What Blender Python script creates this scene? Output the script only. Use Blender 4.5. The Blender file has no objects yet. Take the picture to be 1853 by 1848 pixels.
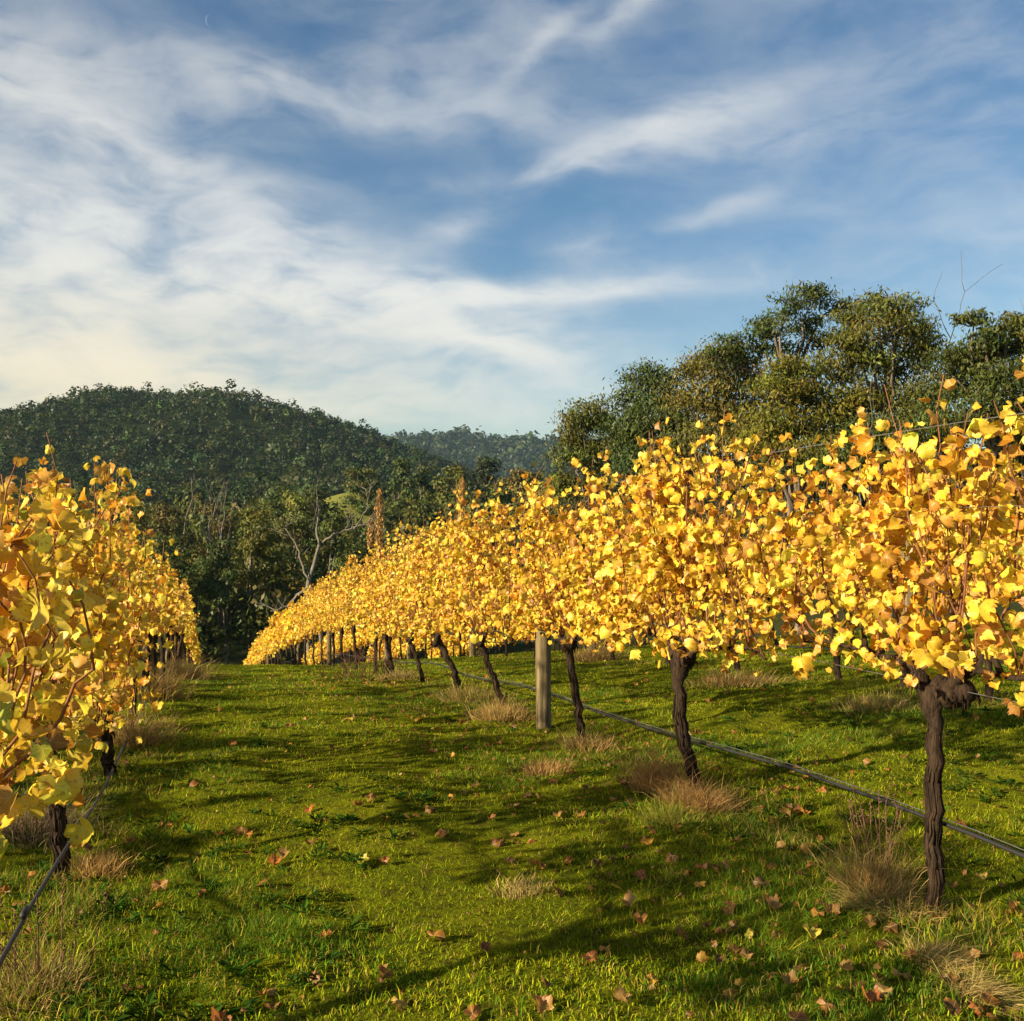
import bpy, math, random
import numpy as np
from mathutils import Vector, Matrix

rng = np.random.default_rng(11)
random.seed(11)
C = bpy.context.scene
COL = C.collection
F = 1858.0                      # focal length in photo pixels, camera level at the origin

# ------------------------------------------------------------------ node helper
class G:
    def __init__(s, tree):
        s.t = tree
    def n(s, typ, ins=None, **props):
        nd = s.t.nodes.new(typ)
        for k, v in props.items():
            setattr(nd, k, v)
        for k, v in (ins or {}).items():
            if isinstance(v, bpy.types.NodeSocket):
                s.t.links.new(v, nd.inputs[k])
            else:
                nd.inputs[k].default_value = v
        return nd
    def math(s, op, a, b=None, c=None, clamp=False):
        ins = {0: a}
        if b is not None: ins[1] = b
        if c is not None: ins[2] = c
        return s.n('ShaderNodeMath', ins, operation=op, use_clamp=clamp).outputs[0]
    def mix(s, fac, a, b, blend='MIX'):
        nd = s.n('ShaderNodeMix', None, data_type='RGBA', blend_type=blend)
        for i, v in ((0, fac), (6, a), (7, b)):
            if isinstance(v, bpy.types.NodeSocket): s.t.links.new(v, nd.inputs[i])
            else: nd.inputs[i].default_value = v if i == 0 else (*v[:3], 1)
        return nd.outputs[2]
    def ramp(s, fac, a, b):
        return s.n('ShaderNodeMapRange', {0: fac, 1: a, 2: b}, clamp=True, interpolation_type='SMOOTHSTEP').outputs[0]
    def link(s, a, b):
        s.t.links.new(a, b)

# ------------------------------------------------------------------ camera
cam = bpy.data.cameras.new('camera')
cam_o = bpy.data.objects.new('camera', cam)
COL.objects.link(cam_o)
cam_o.rotation_euler = (math.radians(90), 0, 0)
cam.sensor_fit = 'HORIZONTAL'
cam.sensor_width = 36.0
cam.lens = 36.0 * F / 1853.0
cam.clip_start = 0.05
cam.clip_end = 30000
C.camera = cam_o

# ------------------------------------------------------------------ light and sky
SUN_AZ, SUN_EL = math.radians(-120), math.radians(21)
sun_dir = Vector((math.sin(SUN_AZ) * math.cos(SUN_EL), math.cos(SUN_AZ) * math.cos(SUN_EL), math.sin(SUN_EL)))
sun = bpy.data.lights.new('sun', 'SUN')
sun.energy = 5.0
sun.angle = math.radians(1.0)
sun.color = (1.0, 0.84, 0.58)
sun_o = bpy.data.objects.new('sun', sun)
COL.objects.link(sun_o)
sun_o.rotation_euler = sun_dir.to_track_quat('Z', 'Y').to_euler()

C.view_settings.view_transform = 'Standard'
C.view_settings.look = 'None'
C.view_settings.exposure = 1.13
C.view_settings.gamma = 1.0
C.view_settings.use_curve_mapping = False
C.cycles.max_bounces = 8
C.cycles.diffuse_bounces = 3
C.cycles.transmission_bounces = 4
C.cycles.transparent_max_bounces = 8
C.cycles.volume_bounces = 0
C.cycles.use_denoising = True

world = bpy.data.worlds.new('World')
C.world = world
world.use_nodes = True
world.node_tree.nodes.clear()
w = G(world.node_tree)
tc = w.n('ShaderNodeTexCoord')
sky = w.n('ShaderNodeTexSky', sky_type='NISHITA', sun_disc=False, sun_elevation=SUN_EL, sun_rotation=SUN_AZ,
          altitude=100, air_density=1.0, dust_density=0.7, ozone_density=1.6)
sep = w.n('ShaderNodeSeparateXYZ', {0: tc.outputs['Generated']})
az = w.math('ARCTAN2', sep.outputs[0], sep.outputs[1])
el = w.math('ARCSINE', sep.outputs[2])
ae = w.n('ShaderNodeCombineXYZ', {0: az, 1: el, 2: 0.0}).outputs[0]
# fibrous cirrus detail: noise stretched along the streaks, domain-warped
def fnoise(vec, loc, rot, sc, detail, rough, dist):
    mp = w.n('ShaderNodeMapping', {0: vec, 1: (loc[0], loc[1], loc[2]), 2: (0, 0, rot), 3: (*sc, 1)})
    return w.n('ShaderNodeTexNoise', {'Vector': mp.outputs[0], 'Scale': 1.0, 'Detail': detail, 'Roughness': rough, 'Distortion': dist})
warp = fnoise(ae, (3, 1, 0), 0, (5, 9), 3, 0.55, 0.0).outputs['Color']
wv = w.n('ShaderNodeVectorMath', {0: warp, 1: (0.5, 0.5, 0.5)}, operation='SUBTRACT').outputs[0]
wv = w.n('ShaderNodeVectorMath', {0: wv, 'Scale': 0.075}, operation='SCALE').outputs[0]
aw = w.n('ShaderNodeVectorMath', {0: ae, 1: wv}, operation='ADD').outputs[0]
n1 = fnoise(aw, (0.3, 2.2, 0), math.radians(10), (4.5, 12), 7, 0.57, 0.12).outputs['Fac']
n2 = fnoise(aw, (7.1, 0.2, 0), math.radians(-24), (6, 20), 6, 0.57, 0.1).outputs['Fac']
n3 = fnoise(ae, (1.7, 5.5, 2), 0, (2.2, 5.0), 3, 0.5, 0.0).outputs['Fac']
n4 = fnoise(aw, (2.2, 9.0, 1), math.radians(-8), (15, 34), 5, 0.55, 0.2).outputs['Fac']
nn = w.math('ADD', w.math('ADD', w.math('MULTIPLY', n1, 0.46), w.math('MULTIPLY', n2, 0.26)), w.math('MULTIPLY', n4, 0.28))
aw2 = w.n('ShaderNodeVectorMath', {0: ae, 1: w.n('ShaderNodeVectorMath', {0: wv, 'Scale': 0.75}, operation='SCALE').outputs[0]}, operation='ADD').outputs[0]
acc = None
# banks of cloud: centre x, y, half sizes, tilt (deg, up to the right positive), strength
BANKS = [(470, 490, 330, 70, -9, 1.25), (640, 555, 300, 46, -6, 1.0), (960, 525, 260, 24, 3, 1.1), (60, 520, 380, 210, -18, 0.70),
         (250, 690, 620, 90, 0, 0.62), (885, 625, 150, 32, -17, 1.0), (800, 720, 420, 70, 0, 0.42), (300, 300, 280, 36, -20, 0.45),
         (90, 130, 300, 100, -20, 0.38), (640, 120, 420, 70, 10, 0.26), (1200, 238, 200, 30, 17, 0.62), (1050, 300, 420, 20, 4, 0.28), (780, 195, 480, 34, -4, 0.28),
         (1570, 190, 420, 110, 6, 0.13), (650, 300, 340, 42, -12, -0.10), (860, 585, 60, 22, -10, -0.3), (560, 60, 200, 40, 0, -0.15), (985, 80, 90, 20, 42, 0.34), (1140, 15, 80, 18, 30, 0.40), (1290, 392, 85, 16, 17, 0.36), (1075, 447, 75, 24, 0, 0.36),
         (1355, 500, 55, 16, 0, 0.26), (-500, 600, 500, 250, 0, 0.6), (-1300, 600, 700, 200, 0, 0.55), (2300, 300, 500, 160, 8, 0.35), (820, 400, 70, 28, 20, 0.34)]
for (x, y, rx, ry, tilt, s) in BANKS:
    u, v = (x - 926.5) / F, (924 - y) / F
    a0 = math.atan(u); e0 = math.atan(v * math.cos(a0))
    mp = w.n('ShaderNodeMapping', {0: aw2, 1: (a0, e0, 0), 2: (0, 0, math.radians(tilt)), 3: (rx / F, ry / F, 1)}, vector_type='TEXTURE')
    d2 = w.n('ShaderNodeVectorMath', {0: mp.outputs[0], 1: mp.outputs[0]}, operation='DOT_PRODUCT').outputs['Value']
    g = w.math('MULTIPLY', w.math('EXPONENT', w.math('MULTIPLY', d2, -0.9)), s)
    acc = g if acc is None else w.math('ADD', acc, g)
# thin veil everywhere, patchy, the same all round the sky
veil = w.math('MULTIPLY_ADD', w.ramp(n3, 0.34, 0.72), 0.11, w.math('MULTIPLY', w.ramp(el, 0.22, 0.45), 0.07))
acc = w.math('MAXIMUM', w.math('ADD', acc, veil), 0.0)
dens = w.math('MULTIPLY', acc, w.math('MULTIPLY_ADD', w.ramp(nn, 0.36, 0.64), 1.25, 0.16))
alpha = w.math('SUBTRACT', 1.0, w.math('EXPONENT', w.math('MULTIPLY', dens, -1.2)))
alpha = w.math('MINIMUM', alpha, 0.97)
# clouds lit warmer and brighter towards the sun
sd = w.n('ShaderNodeVectorMath', {0: tc.outputs['Generated'], 1: tuple(sun_dir)}, operation='DOT_PRODUCT').outputs['Value']
near = w.ramp(sd, -0.35, 0.8)
low = w.ramp(el, 0.26, 0.06)
ccol = w.mix(near, (8.0, 8.0, 7.7), (9.6, 8.9, 7.4))
west = w.ramp(az, 0.10, -0.42)
ccol = w.mix(w.math('MULTIPLY', low, w.math('MULTIPLY_ADD', west, 0.75, 0.2)), ccol, (9.4, 7.9, 5.2))
skyc = w.n('ShaderNodeHueSaturation', {'Saturation': 1.28, 'Value': 1.06, 'Color': sky.outputs[0]}).outputs[0]
final = w.mix(alpha, skyc, ccol)
bg = w.n('ShaderNodeBackground', {0: final, 1: 0.05})
wo = w.n('ShaderNodeOutputWorld', {0: bg.outputs[0]})

# ------------------------------------------------------------------ tagging and mesh building
def tag(o, label=None, cat=None, group=None, kind=None):
    if label: o['label'] = label
    if cat: o['category'] = cat
    if group: o['group'] = group
    if kind: o['kind'] = kind
    return o

def empty(name, loc, label=None, cat=None, group=None):
    o = bpy.data.objects.new(name, None)
    o.empty_display_size = 0.2
    COL.objects.link(o)
    o.location = [float(q) for q in loc]
    return tag(o, label, cat, group)

class MB:
    """collects vertices and faces, then links them as ONE mesh object"""
    def __init__(s):
        s.V, s.T, s.Q, s.C, s.U, s.n = [], [], [], [], [], 0
    def add(s, V, T=None, Q=None, col=None, uv=None):
        V = np.asarray(V, float).reshape(-1, 3)
        if T is not None and len(T): s.T.append(np.asarray(T, np.int64).reshape(-1, 3) + s.n)
        if Q is not None and len(Q): s.Q.append(np.asarray(Q, np.int64).reshape(-1, 4) + s.n)
        k = len(V)
        if col is None: col = np.ones((k, 3))
        col = np.asarray(col, float)
        if col.ndim == 1: col = np.tile(col, (k, 1))
        s.V.append(V); s.C.append(col)
        s.U.append(np.zeros((k, 2)) if uv is None else np.asarray(uv, float).reshape(-1, 2))
        s.n += k
    def mesh(s, name, mat, smooth=False, origin=None):
        V = np.concatenate(s.V)
        if origin is not None: V = V - np.asarray(origin, float)
        me = bpy.data.meshes.new(name)
        T = np.concatenate(s.T) if s.T else np.zeros((0, 3), np.int64)
        Q = np.concatenate(s.Q) if s.Q else np.zeros((0, 4), np.int64)
        nl = T.size + Q.size
        me.vertices.add(len(V)); me.loops.add(nl); me.polygons.add(len(T) + len(Q))
        me.vertices.foreach_set('co', V.astype(np.float32).ravel())
        me.loops.foreach_set('vertex_index', np.concatenate([T.ravel(), Q.ravel()]).astype(np.int32))
        st = np.concatenate([np.arange(len(T)) * 3, T.size + np.arange(len(Q)) * 4]).astype(np.int32)
        me.polygons.foreach_set('loop_start', st)
        me.polygons.foreach_set('use_smooth', np.full(len(st), smooth))
        a = me.attributes.new('Col', 'FLOAT_COLOR', 'POINT')
        a.data.foreach_set('color', np.concatenate([np.concatenate(s.C), np.ones((len(V), 1))], 1).astype(np.float32).ravel())
        a = me.attributes.new('leaf_uv', 'FLOAT2', 'POINT')
        a.data.foreach_set('vector', np.concatenate(s.U).astype(np.float32).ravel())
        me.update(calc_edges=True); me.validate()
        if mat: me.materials.append(mat)
        return me
    def build(s, name, mat, parent=None, smooth=False, origin=None):
        o = bpy.data.objects.new(name, s.mesh(name, mat, smooth, origin))
        COL.objects.link(o)
        if parent: o.parent = parent
        elif origin is not None: o.location = [float(q) for q in origin]
        return o

def unit(a):
    a = np.asarray(a, float)
    return a / (np.linalg.norm(a, axis=-1, keepdims=True) + 1e-9)

def tube(mb, P, R, k=6, col=None, rough=0.0, seed=0, cap=True):
    P = np.asarray(P, float); n = len(P)
    R = np.broadcast_to(np.asarray(R, float), (n,))
    T = unit(np.gradient(P, axis=0))
    a = np.array([1.0, 0, 0]) if abs(T[0][0]) < 0.8 else np.array([0, 1.0, 0])
    rings = []
    ang = np.arange(k) * 2 * math.pi / k
    r2 = np.random.default_rng(seed)
    ph = r2.uniform(0, 6.28, 6)
    for i in range(n):
        a = unit(a - T[i] * np.dot(a, T[i])); b = np.cross(T[i], a)
        rr = R[i]
        if rough:
            rr = R[i] * (1 + rough * (np.sin(2 * ang + ph[0] + i * 0.5) + 0.7 * np.sin(3 * ang + ph[1] - i * 0.8) + 0.6 * np.sin(i * 1.3 + ph[2]) + r2.normal(0, 0.55, k)))
        rr = np.broadcast_to(rr, (k,))
        rings.append(P[i] + rr[:, None] * (np.cos(ang)[:, None] * a + np.sin(ang)[:, None] * b))
    V = np.concatenate(rings)
    i, j = np.meshgrid(np.arange(n - 1), np.arange(k), indexing='ij')
    q = np.stack([i * k + j, i * k + (j + 1) % k, (i + 1) * k + (j + 1) % k, (i + 1) * k + j], -1).reshape(-1, 4)
    T3 = []
    if cap:
        V = np.concatenate([V, P[-1:] + T[-1] * R[-1] * 0.3, P[:1]])
        e = n * k
        T3 = [[(n - 1) * k + j, (n - 1) * k + (j + 1) % k, e] for j in range(k)] + [[(j + 1) % k, j, e + 1] for j in range(k)]
    mb.add(V, T3, q, col)

def curve_pts(p0, p1, bend, n, wob=0.0, r=None):
    t = np.linspace(0, 1, n)[:, None]
    P = np.asarray(p0) * (1 - t) + np.asarray(p1) * t + np.asarray(bend) * (4 * t * (1 - t))
    if wob:
        P[1:-1] += (r or rng).normal(0, wob, (n - 2, 3))
    return P

def vnoise(x, y, seed=0):
    def h(i, j):
        s = np.sin(i * 127.1 + j * 311.7 + seed * 74.7) * 43758.5453
        return s - np.floor(s)
    xi, yi = np.floor(x), np.floor(y)
    fx, fy = x - xi, y - yi
    fx = fx * fx * (3 - 2 * fx); fy = fy * fy * (3 - 2 * fy)
    return (h(xi, yi) * (1 - fx) + h(xi + 1, yi) * fx) * (1 - fy) + (h(xi, yi + 1) * (1 - fx) + h(xi + 1, yi + 1) * fx) * fy

# ------------------------------------------------------------------ the lie of the land
KR = 0.2995                                  # rows run towards the point KR to the left per metre forward
DN = math.hypot(1, KR)
ROW = np.array([-KR, 1, 0]) / DN             # along the rows
LAT = np.array([1, KR, 0]) / DN              # across them, to the right
GY = np.array([-60, -10, 0, 4.5, 6.5, 8.5, 10.7, 12.8, 14.75, 17.25, 20, 25.6, 31, 38, 45, 53, 65, 84, 100, 120, 150, 200, 260, 350, 500, 800, 6000.])
GZ = np.array([-0.6, -1.5, -1.63, -1.72, -1.77, -1.89, -2.08, -2.28, -2.50, -2.80, -3.14, -3.86, -4.72, -5.85, -7.05, -8.5, -10.9, -15.2, -18, -20, -19.5, -12, -3, 2, 1, 0, 0])
_yy = np.concatenate([np.arange(-60, 130, 0.5), np.arange(130, 6000, 5.0)])
_zz = np.interp(_yy, GY, GZ)
_k = np.ones(5) / 5
_zs = np.convolve(np.pad(_zz, 2, 'edge'), _k, 'valid')
def ground(X, Y):
    X = np.asarray(X, float); Y = np.asarray(Y, float)
    D = X + KR * Y
    z = np.interp(Y, _yy, _zs)
    cross = np.clip(D - 3.2, 0, 25) * 0.062 * np.clip((140 - Y) / 60, 0, 1)
    near = np.clip((60 - Y) / 40, 0, 1)
    bump = (vnoise(X * 1.3, Y * 1.3, 1) - 0.5) * 0.06 + (vnoise(X * 3.4, Y * 3.4, 2) - 0.5) * 0.05 + (vnoise(X * 8.0, Y * 8.0, 4) - 0.5) * 0.022 + (vnoise(X * 0.25, Y * 0.25, 3) - 0.5) * 0.10
    return z + cross + bump * near
def gz(X, Y): return float(ground(X, Y))
def px(x, y, Y): return np.array([(x - 926.5) / F * Y, Y, (924 - y) / F * Y])
def rowpt(D, Y, h=0.0):
    X = D - KR * Y
    return np.array([X, Y, gz(X, Y) + h])

# ------------------------------------------------------------------ materials
def material(name):
    m = bpy.data.materials.new(name)
    m.use_nodes = True
    m.node_tree.nodes.clear()
    g = G(m.node_tree)
    return m, g, g.n('ShaderNodeOutputMaterial')

def leaf_material(name, single, trans=0.40, veins=True, gloss=0.018, rough=0.42):
    m, g, out = material(name)
    if single: col = g.n('ShaderNodeObjectInfo').outputs['Color']
    else: col = g.n('ShaderNodeAttribute', attribute_name='Col').outputs['Color']
    if veins:
        uv = g.n('ShaderNodeAttribute', attribute_name='leaf_uv').outputs['Vector']
        sp = g.n('ShaderNodeSeparateXYZ', {0: uv})
        ang = g.math('ARCTAN2', sp.outputs[0], sp.outputs[1])
        r = g.n('ShaderNodeVectorMath', {0: uv}, operation='LENGTH').outputs['Value']
        vn = g.math('MULTIPLY', g.math('ABSOLUTE', g.math('SINE', g.math('MULTIPLY', ang, 180 / 54.0))), r)
        vein = g.ramp(vn, 0.045, 0.012)
        geo = g.n('ShaderNodeNewGeometry')
        nz = g.n('ShaderNodeTexNoise', {'Vector': geo.outputs['Position'], 'Scale': 26.0, 'Detail': 3.0, 'Roughness': 0.6}).outputs['Fac']
        edge = g.ramp(g.math('MULTIPLY', r, g.math('MULTIPLY_ADD', nz, 1.7, 0.2)), 0.46, 0.66)
        mott = g.ramp(nz, 0.35, 0.75)
        col = g.mix(g.math('MULTIPLY', mott, 0.30), col, (0.66, 0.36, 0.03))
        spn = g.n('ShaderNodeTexNoise', {'Vector': geo.outputs['Position'], 'Scale': 95.0, 'Detail': 2.0, 'Roughness': 0.5}).outputs['Fac']
        col = g.mix(g.math('MULTIPLY', g.ramp(spn, 0.60, 0.68), 0.6), col, (0.30, 0.11, 0.025))
        col = g.mix(g.math('MULTIPLY', edge, 0.85), col, (0.33, 0.12, 0.02))
        col = g.mix(g.math('MULTIPLY', vein, 0.5), col, (0.80, 0.68, 0.20))
    d = g.n('ShaderNodeBsdfDiffuse', {0: col})
    t = g.n('ShaderNodeBsdfTranslucent', {0: col})
    s = g.n('ShaderNodeMixShader', {0: trans, 1: d.outputs[0], 2: t.outputs[0]})
    gl = g.n('ShaderNodeBsdfAnisotropic', {'Color': (1, 1, 1, 1), 'Roughness': rough})
    s2 = g.n('ShaderNodeMixShader', {0: gloss, 1: s.outputs[0], 2: gl.outputs[0]})
    g.link(s2.outputs[0], out.inputs[0])
    return m

def bark_material(name, c1, c2, scale=(14, 14, 3), bump=0.8, rough=0.85):
    m, g, out = material(name)
    tcn = g.n('ShaderNodeTexCoord')
    mp = g.n('ShaderNodeMapping', {0: tcn.outputs['Object'], 3: scale})
    nz = g.n('ShaderNodeTexNoise', {'Vector': mp.outputs[0], 'Scale': 1.0, 'Detail': 8.0, 'Roughness': 0.65, 'Distortion': 0.4})
    n2 = g.n('ShaderNodeTexNoise', {'Vector': tcn.outputs['Object'], 'Scale': 3.0, 'Detail': 3.0})
    f = g.ramp(nz.outputs['Fac'], 0.3, 0.7)
    col = g.mix(f, c1, c2)
    col = g.mix(g.math('MULTIPLY', g.ramp(n2.outputs['Fac'], 0.45, 0.7), 0.4), col, tuple(0.5 * (a + b) * 1.25 for a, b in zip(c1, c2)))
    att = g.n('ShaderNodeAttribute', attribute_name='Col').outputs['Color']
    col = g.mix(1.0, col, att, 'MULTIPLY')
    bp = g.n('ShaderNodeBump', {'Strength': bump, 'Distance': 0.02, 'Height': nz.outputs['Fac']})
    b = g.n('ShaderNodeBsdfPrincipled', {'Base Color': col, 'Roughness': rough, 'Specular IOR Level': 0.15, 'Normal': bp.outputs[0]})
    g.link(b.outputs[0], out.inputs[0])
    return m

def plain(name, c, rough=0.5, metal=0.0, var=0.3, scale=20.0):
    m, g, out = material(name)
    tcn = g.n('ShaderNodeTexCoord')
    nz = g.n('ShaderNodeTexNoise', {'Vector': tcn.outputs['Object'], 'Scale': scale, 'Detail': 4.0})
    col = g.mix(nz.outputs['Fac'], tuple(q * (1 - var) for q in c), tuple(q * (1 + var) for q in c))
    b = g.n('ShaderNodeBsdfPrincipled', {'Base Color': col, 'Roughness': rough, 'Metallic': metal})
    g.link(b.outputs[0], out.inputs[0])
    return m

M_leaf1 = leaf_material('vine_leaf', True)
M_leafN = leaf_material('vine_foliage', False)
M_far = leaf_material('vine_foliage_far', False, veins=False)
M_grass = leaf_material('grass_blades', False, trans=0.35, veins=False, gloss=0.002, rough=0.5)
M_gum = leaf_material('gum_leaves', False, trans=0.25, veins=False, gloss=0.012, rough=0.5)
M_vbark = bark_material('vine_bark', (0.009, 0.006, 0.004), (0.066, 0.041, 0.024), (55, 55, 9), 1.0)
M_cane = bark_material('cane_bark', (0.14, 0.055, 0.022), (0.28, 0.125, 0.05), (60, 60, 14), 0.4, 0.6)
M_post = bark_material('post_timber', (0.05, 0.038, 0.020), (0.22, 0.17, 0.088), (26, 26, 1.6), 0.5)
M_gbark = bark_material('gum_bark', (0.06, 0.045, 0.033), (0.22, 0.18, 0.135), (5, 5, 1.2), 0.5)
M_dead = bark_material('dead_wood', (0.085, 0.072, 0.055), (0.22, 0.195, 0.155), (5, 5, 1.5), 0.4)
M_twig = bark_material('brown_twigs', (0.10, 0.05, 0.03), (0.20, 0.11, 0.06), (20, 20, 4), 0.3)
M_wire = plain('wire_metal', (0.50, 0.48, 0.44), 0.35, 0.9)
M_hose = plain('drip_hose', (0.016, 0.0155, 0.016), 0.62, 0.0)

m, g, out = material('ground_soil')
geo = g.n('ShaderNodeNewGeometry').outputs['Position']
na = g.n('ShaderNodeTexNoise', {'Vector': geo, 'Scale': 1.6, 'Detail': 6.0, 'Roughness': 0.65}).outputs['Fac']
nb = g.n('ShaderNodeTexNoise', {'Vector': geo, 'Scale': 14.0, 'Detail': 6.0, 'Roughness': 0.7}).outputs['Fac']
nc = g.n('ShaderNodeTexNoise', {'Vector': geo, 'Scale': 0.02, 'Detail': 5.0}).outputs['Fac']
sp = g.n('ShaderNodeSeparateXYZ', {0: geo})
gc = g.mix(g.ramp(na, 0.35, 0.65), (0.082, 0.105, 0.006), (0.16, 0.17, 0.008))
gc = g.mix(g.math('MULTIPLY', g.ramp(nb, 0.46, 0.66), 0.8), gc, (0.040, 0.028, 0.010))
farc = g.mix(g.ramp(nc, 0.4, 0.6), (0.026, 0.034, 0.011), (0.05, 0.055, 0.017))
gc = g.mix(g.ramp(sp.outputs[1], 60.0, 110.0), gc, farc)
bp = g.n('ShaderNodeBump', {'Strength': 1.0, 'Distance': 0.05, 'Height': nb})
b = g.n('ShaderNodeBsdfPrincipled', {'Base Color': gc, 'Roughness': 0.95, 'Specular IOR Level': 0.0, 'Normal': bp.outputs[0]})
g.link(b.outputs[0], out.inputs[0])
M_ground = m

m, g, out = material('forest_floor')
geo = g.n('ShaderNodeNewGeometry').outputs['Position']
na = g.n('ShaderNodeTexNoise', {'Vector': geo, 'Scale': 0.05, 'Detail': 7.0, 'Roughness': 0.7}).outputs['Fac']
b = g.n('ShaderNodeBsdfPrincipled', {'Base Color': g.mix(na, (0.012, 0.018, 0.007), (0.028, 0.036, 0.012)), 'Roughness': 0.95, 'Specular IOR Level': 0.0})
g.link(b.outputs[0], out.inputs[0])
M_floor = m

# ------------------------------------------------------------------ ground, hills
def grid(name, xs, ys, fz, mat):
    X, Y = np.meshgrid(xs, ys)
    V = np.stack([X, Y, fz(X, Y)], -1).reshape(-1, 3)
    nx, ny = len(xs), len(ys)
    i, j = np.meshgrid(np.arange(ny - 1), np.arange(nx - 1), indexing='ij')
    q = np.stack([i * nx + j, i * nx + j + 1, (i + 1) * nx + j + 1, (i + 1) * nx + j], -1).reshape(-1, 4)
    mb = MB(); mb.add(V, None, q)
    return mb.build(name, mat, smooth=True)

xs = np.unique(np.concatenate([np.arange(-14, 26, 0.42), np.arange(-4.5, 6.5, 0.11), np.linspace(26, 130, 40), np.linspace(-130, -14, 40), np.linspace(130, 5000, 30), np.linspace(-5000, -130, 30)]))
ys = np.unique(np.concatenate([np.arange(-6, 34, 0.45), np.arange(1.2, 11, 0.11), np.linspace(34, 150, 90), np.linspace(150, 520, 50), np.linspace(520, 6500, 30), np.linspace(-200, -6, 20)]))
tag(grid('ground', xs, ys, ground, M_ground), kind='structure')

HX = np.array([-900, -500, -200, 0, 100, 250, 330, 400, 470, 530, 600, 650, 700, 760, 830, 900, 1000, 1200, 2400.])
HYp = np.array([860, 800, 774, 751, 741, 702, 711, 711, 716, 738, 754, 767, 789, 815, 837, 862, 886, 920, 924.])
HILL_Y = 820.0
def hill_z(X, Y):
    pxx = X / HILL_Y * F + 926.5
    r = np.maximum((924 - np.interp(pxx, HX, HYp)) / F * HILL_Y - 7, 0)
    dy = (Y - HILL_Y)
    prof = np.where(dy < 0, np.exp(-(dy / 210.0) ** 2), np.exp(-(dy / 420.0) ** 2))
    z = r * prof
    # spurs and gullies on the near face
    s = np.sin((X + 0.25 * Y) / 46.0) * 0.5 + np.sin((X - 0.3 * Y) / 83.0 + 1.0)
    z += 11.0 * s * np.clip(-dy / 160.0, 0, 1) * np.clip(r / 60.0, 0, 1) * prof
    z += (vnoise(X / 25, Y / 25, 5) - 0.5) * 5 * np.clip(r / 40, 0, 1)
    return z - 2.0
tag(grid('hill', np.linspace(-1300, 500, 150), np.linspace(330, 1500, 100), hill_z, M_floor), kind='structure')
RX = np.array([-900, 0, 600, 740, 790, 830, 870, 900, 950, 1005, 1100, 1300, 1900, 3000.])
RYp = np.array([850, 830, 805, 797, 793, 791, 796, 801, 804, 797, 800, 815, 800, 850.])
RIDGE_Y = 2300.0
def ridge_z(X, Y):
    r = np.maximum((924 - np.interp(X / RIDGE_Y * F + 926.5, RX, RYp)) / F * RIDGE_Y - 9, 0)
    dy = Y - RIDGE_Y
    return r * np.exp(-(dy / 420.0) ** 2) + 9 * np.sin(X / 60.0 + Y / 150.0) * np.clip(-dy / 300, 0, 1) * np.exp(-(dy / 420.0) ** 2) - 3
tag(grid('distant_ridge', np.linspace(-2600, 3200, 160), np.linspace(1500, 3200, 50), ridge_z, M_floor), kind='structure')

# ------------------------------------------------------------------ leaf cards
def rand_unit(n, r=rng): return unit(r.normal(0, 1, (n, 3)))
def cards(mb, P, L, W, droop=0.5, cols=None, r=rng, nrm=None, loose=0.7):
    """rhombic leaf cards centred on P; droop = how far the long axis hangs down"""
    n = len(P)
    a = unit(rand_unit(n, r) + np.array([0, 0, -1.0]) * droop * 2)
    ref = rand_unit(n, r) if nrm is None else unit(unit(nrm) + rand_unit(n, r) * loose)
    if nrm is not None: a = unit(a - ref * np.sum(a * ref, 1)[:, None])
    b = unit(np.cross(a, ref))
    L = np.broadcast_to(L, (n,)) * r.uniform(0.7, 1.3, n); W = np.broadcast_to(W, (n,)) * r.uniform(0.7, 1.3, n)
    V = np.stack([P - a * L[:, None] / 2, P + b * W[:, None] / 2, P + a * L[:, None] / 2, P - b * W[:, None] / 2], 1).reshape(-1, 3)
    mb.add(V, None, np.arange(4 * n).reshape(-1, 4), None if cols is None else np.repeat(cols, 4, 0))

def tint(base, n, v=0.25, hue=0.12, r=rng):
    base = np.asarray(base, float)
    k = np.exp(r.normal(0, v, (n, 1)))
    h = np.exp(r.normal(0, hue, (n, 3)) * np.array([1.0, 0.5, 1.0]))
    return np.clip(base * k * h, 0, 1)

# forest on the hill and the ridge: masses nobody could count
def forest(name, fz, n, x0, x1, y0, y1, cr, ncard, csize, keep, base, seed):
    r = np.random.default_rng(seed)
    X = r.uniform(x0, x1, n); Y = r.uniform(y0, y1, n)
    ok = keep(X, Y, r); X, Y = X[ok], Y[ok]; n = len(X)
    Z = fz(X, Y)
    R = cr * np.exp(r.normal(0, 0.26, n)); H = R * r.uniform(1.0, 1.7, n)
    tc_ = tint(base, n, 0.38, 0.2, r) * (0.7 + 0.7 * vnoise(X / 18, Y / 30, 9))[:, None]
    u = rand_unit(n * ncard, r); u[:, 2] = np.abs(u[:, 2]) * 1.1 - 0.25
    u *= r.uniform(0.6, 1.05, (len(u), 1))
    P = np.repeat(np.stack([X, Y, Z + H * 0.9], 1), ncard, 0) + u * np.repeat(np.stack([R, R, H], 1), ncard, 0)
    mb = MB()
    cards(mb, P, np.repeat(R, ncard) * csize, np.repeat(R, ncard) * csize * 0.7, 0.0, np.repeat(tc_, ncard, 0) * np.exp(r.normal(0, 0.07, (len(P), 1))), r, u + np.array([0, 0, 0.1]), 0.5)
    return tag(mb.build(name, M_gum), kind='stuff')
GUM = (0.064, 0.084, 0.019)
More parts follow.
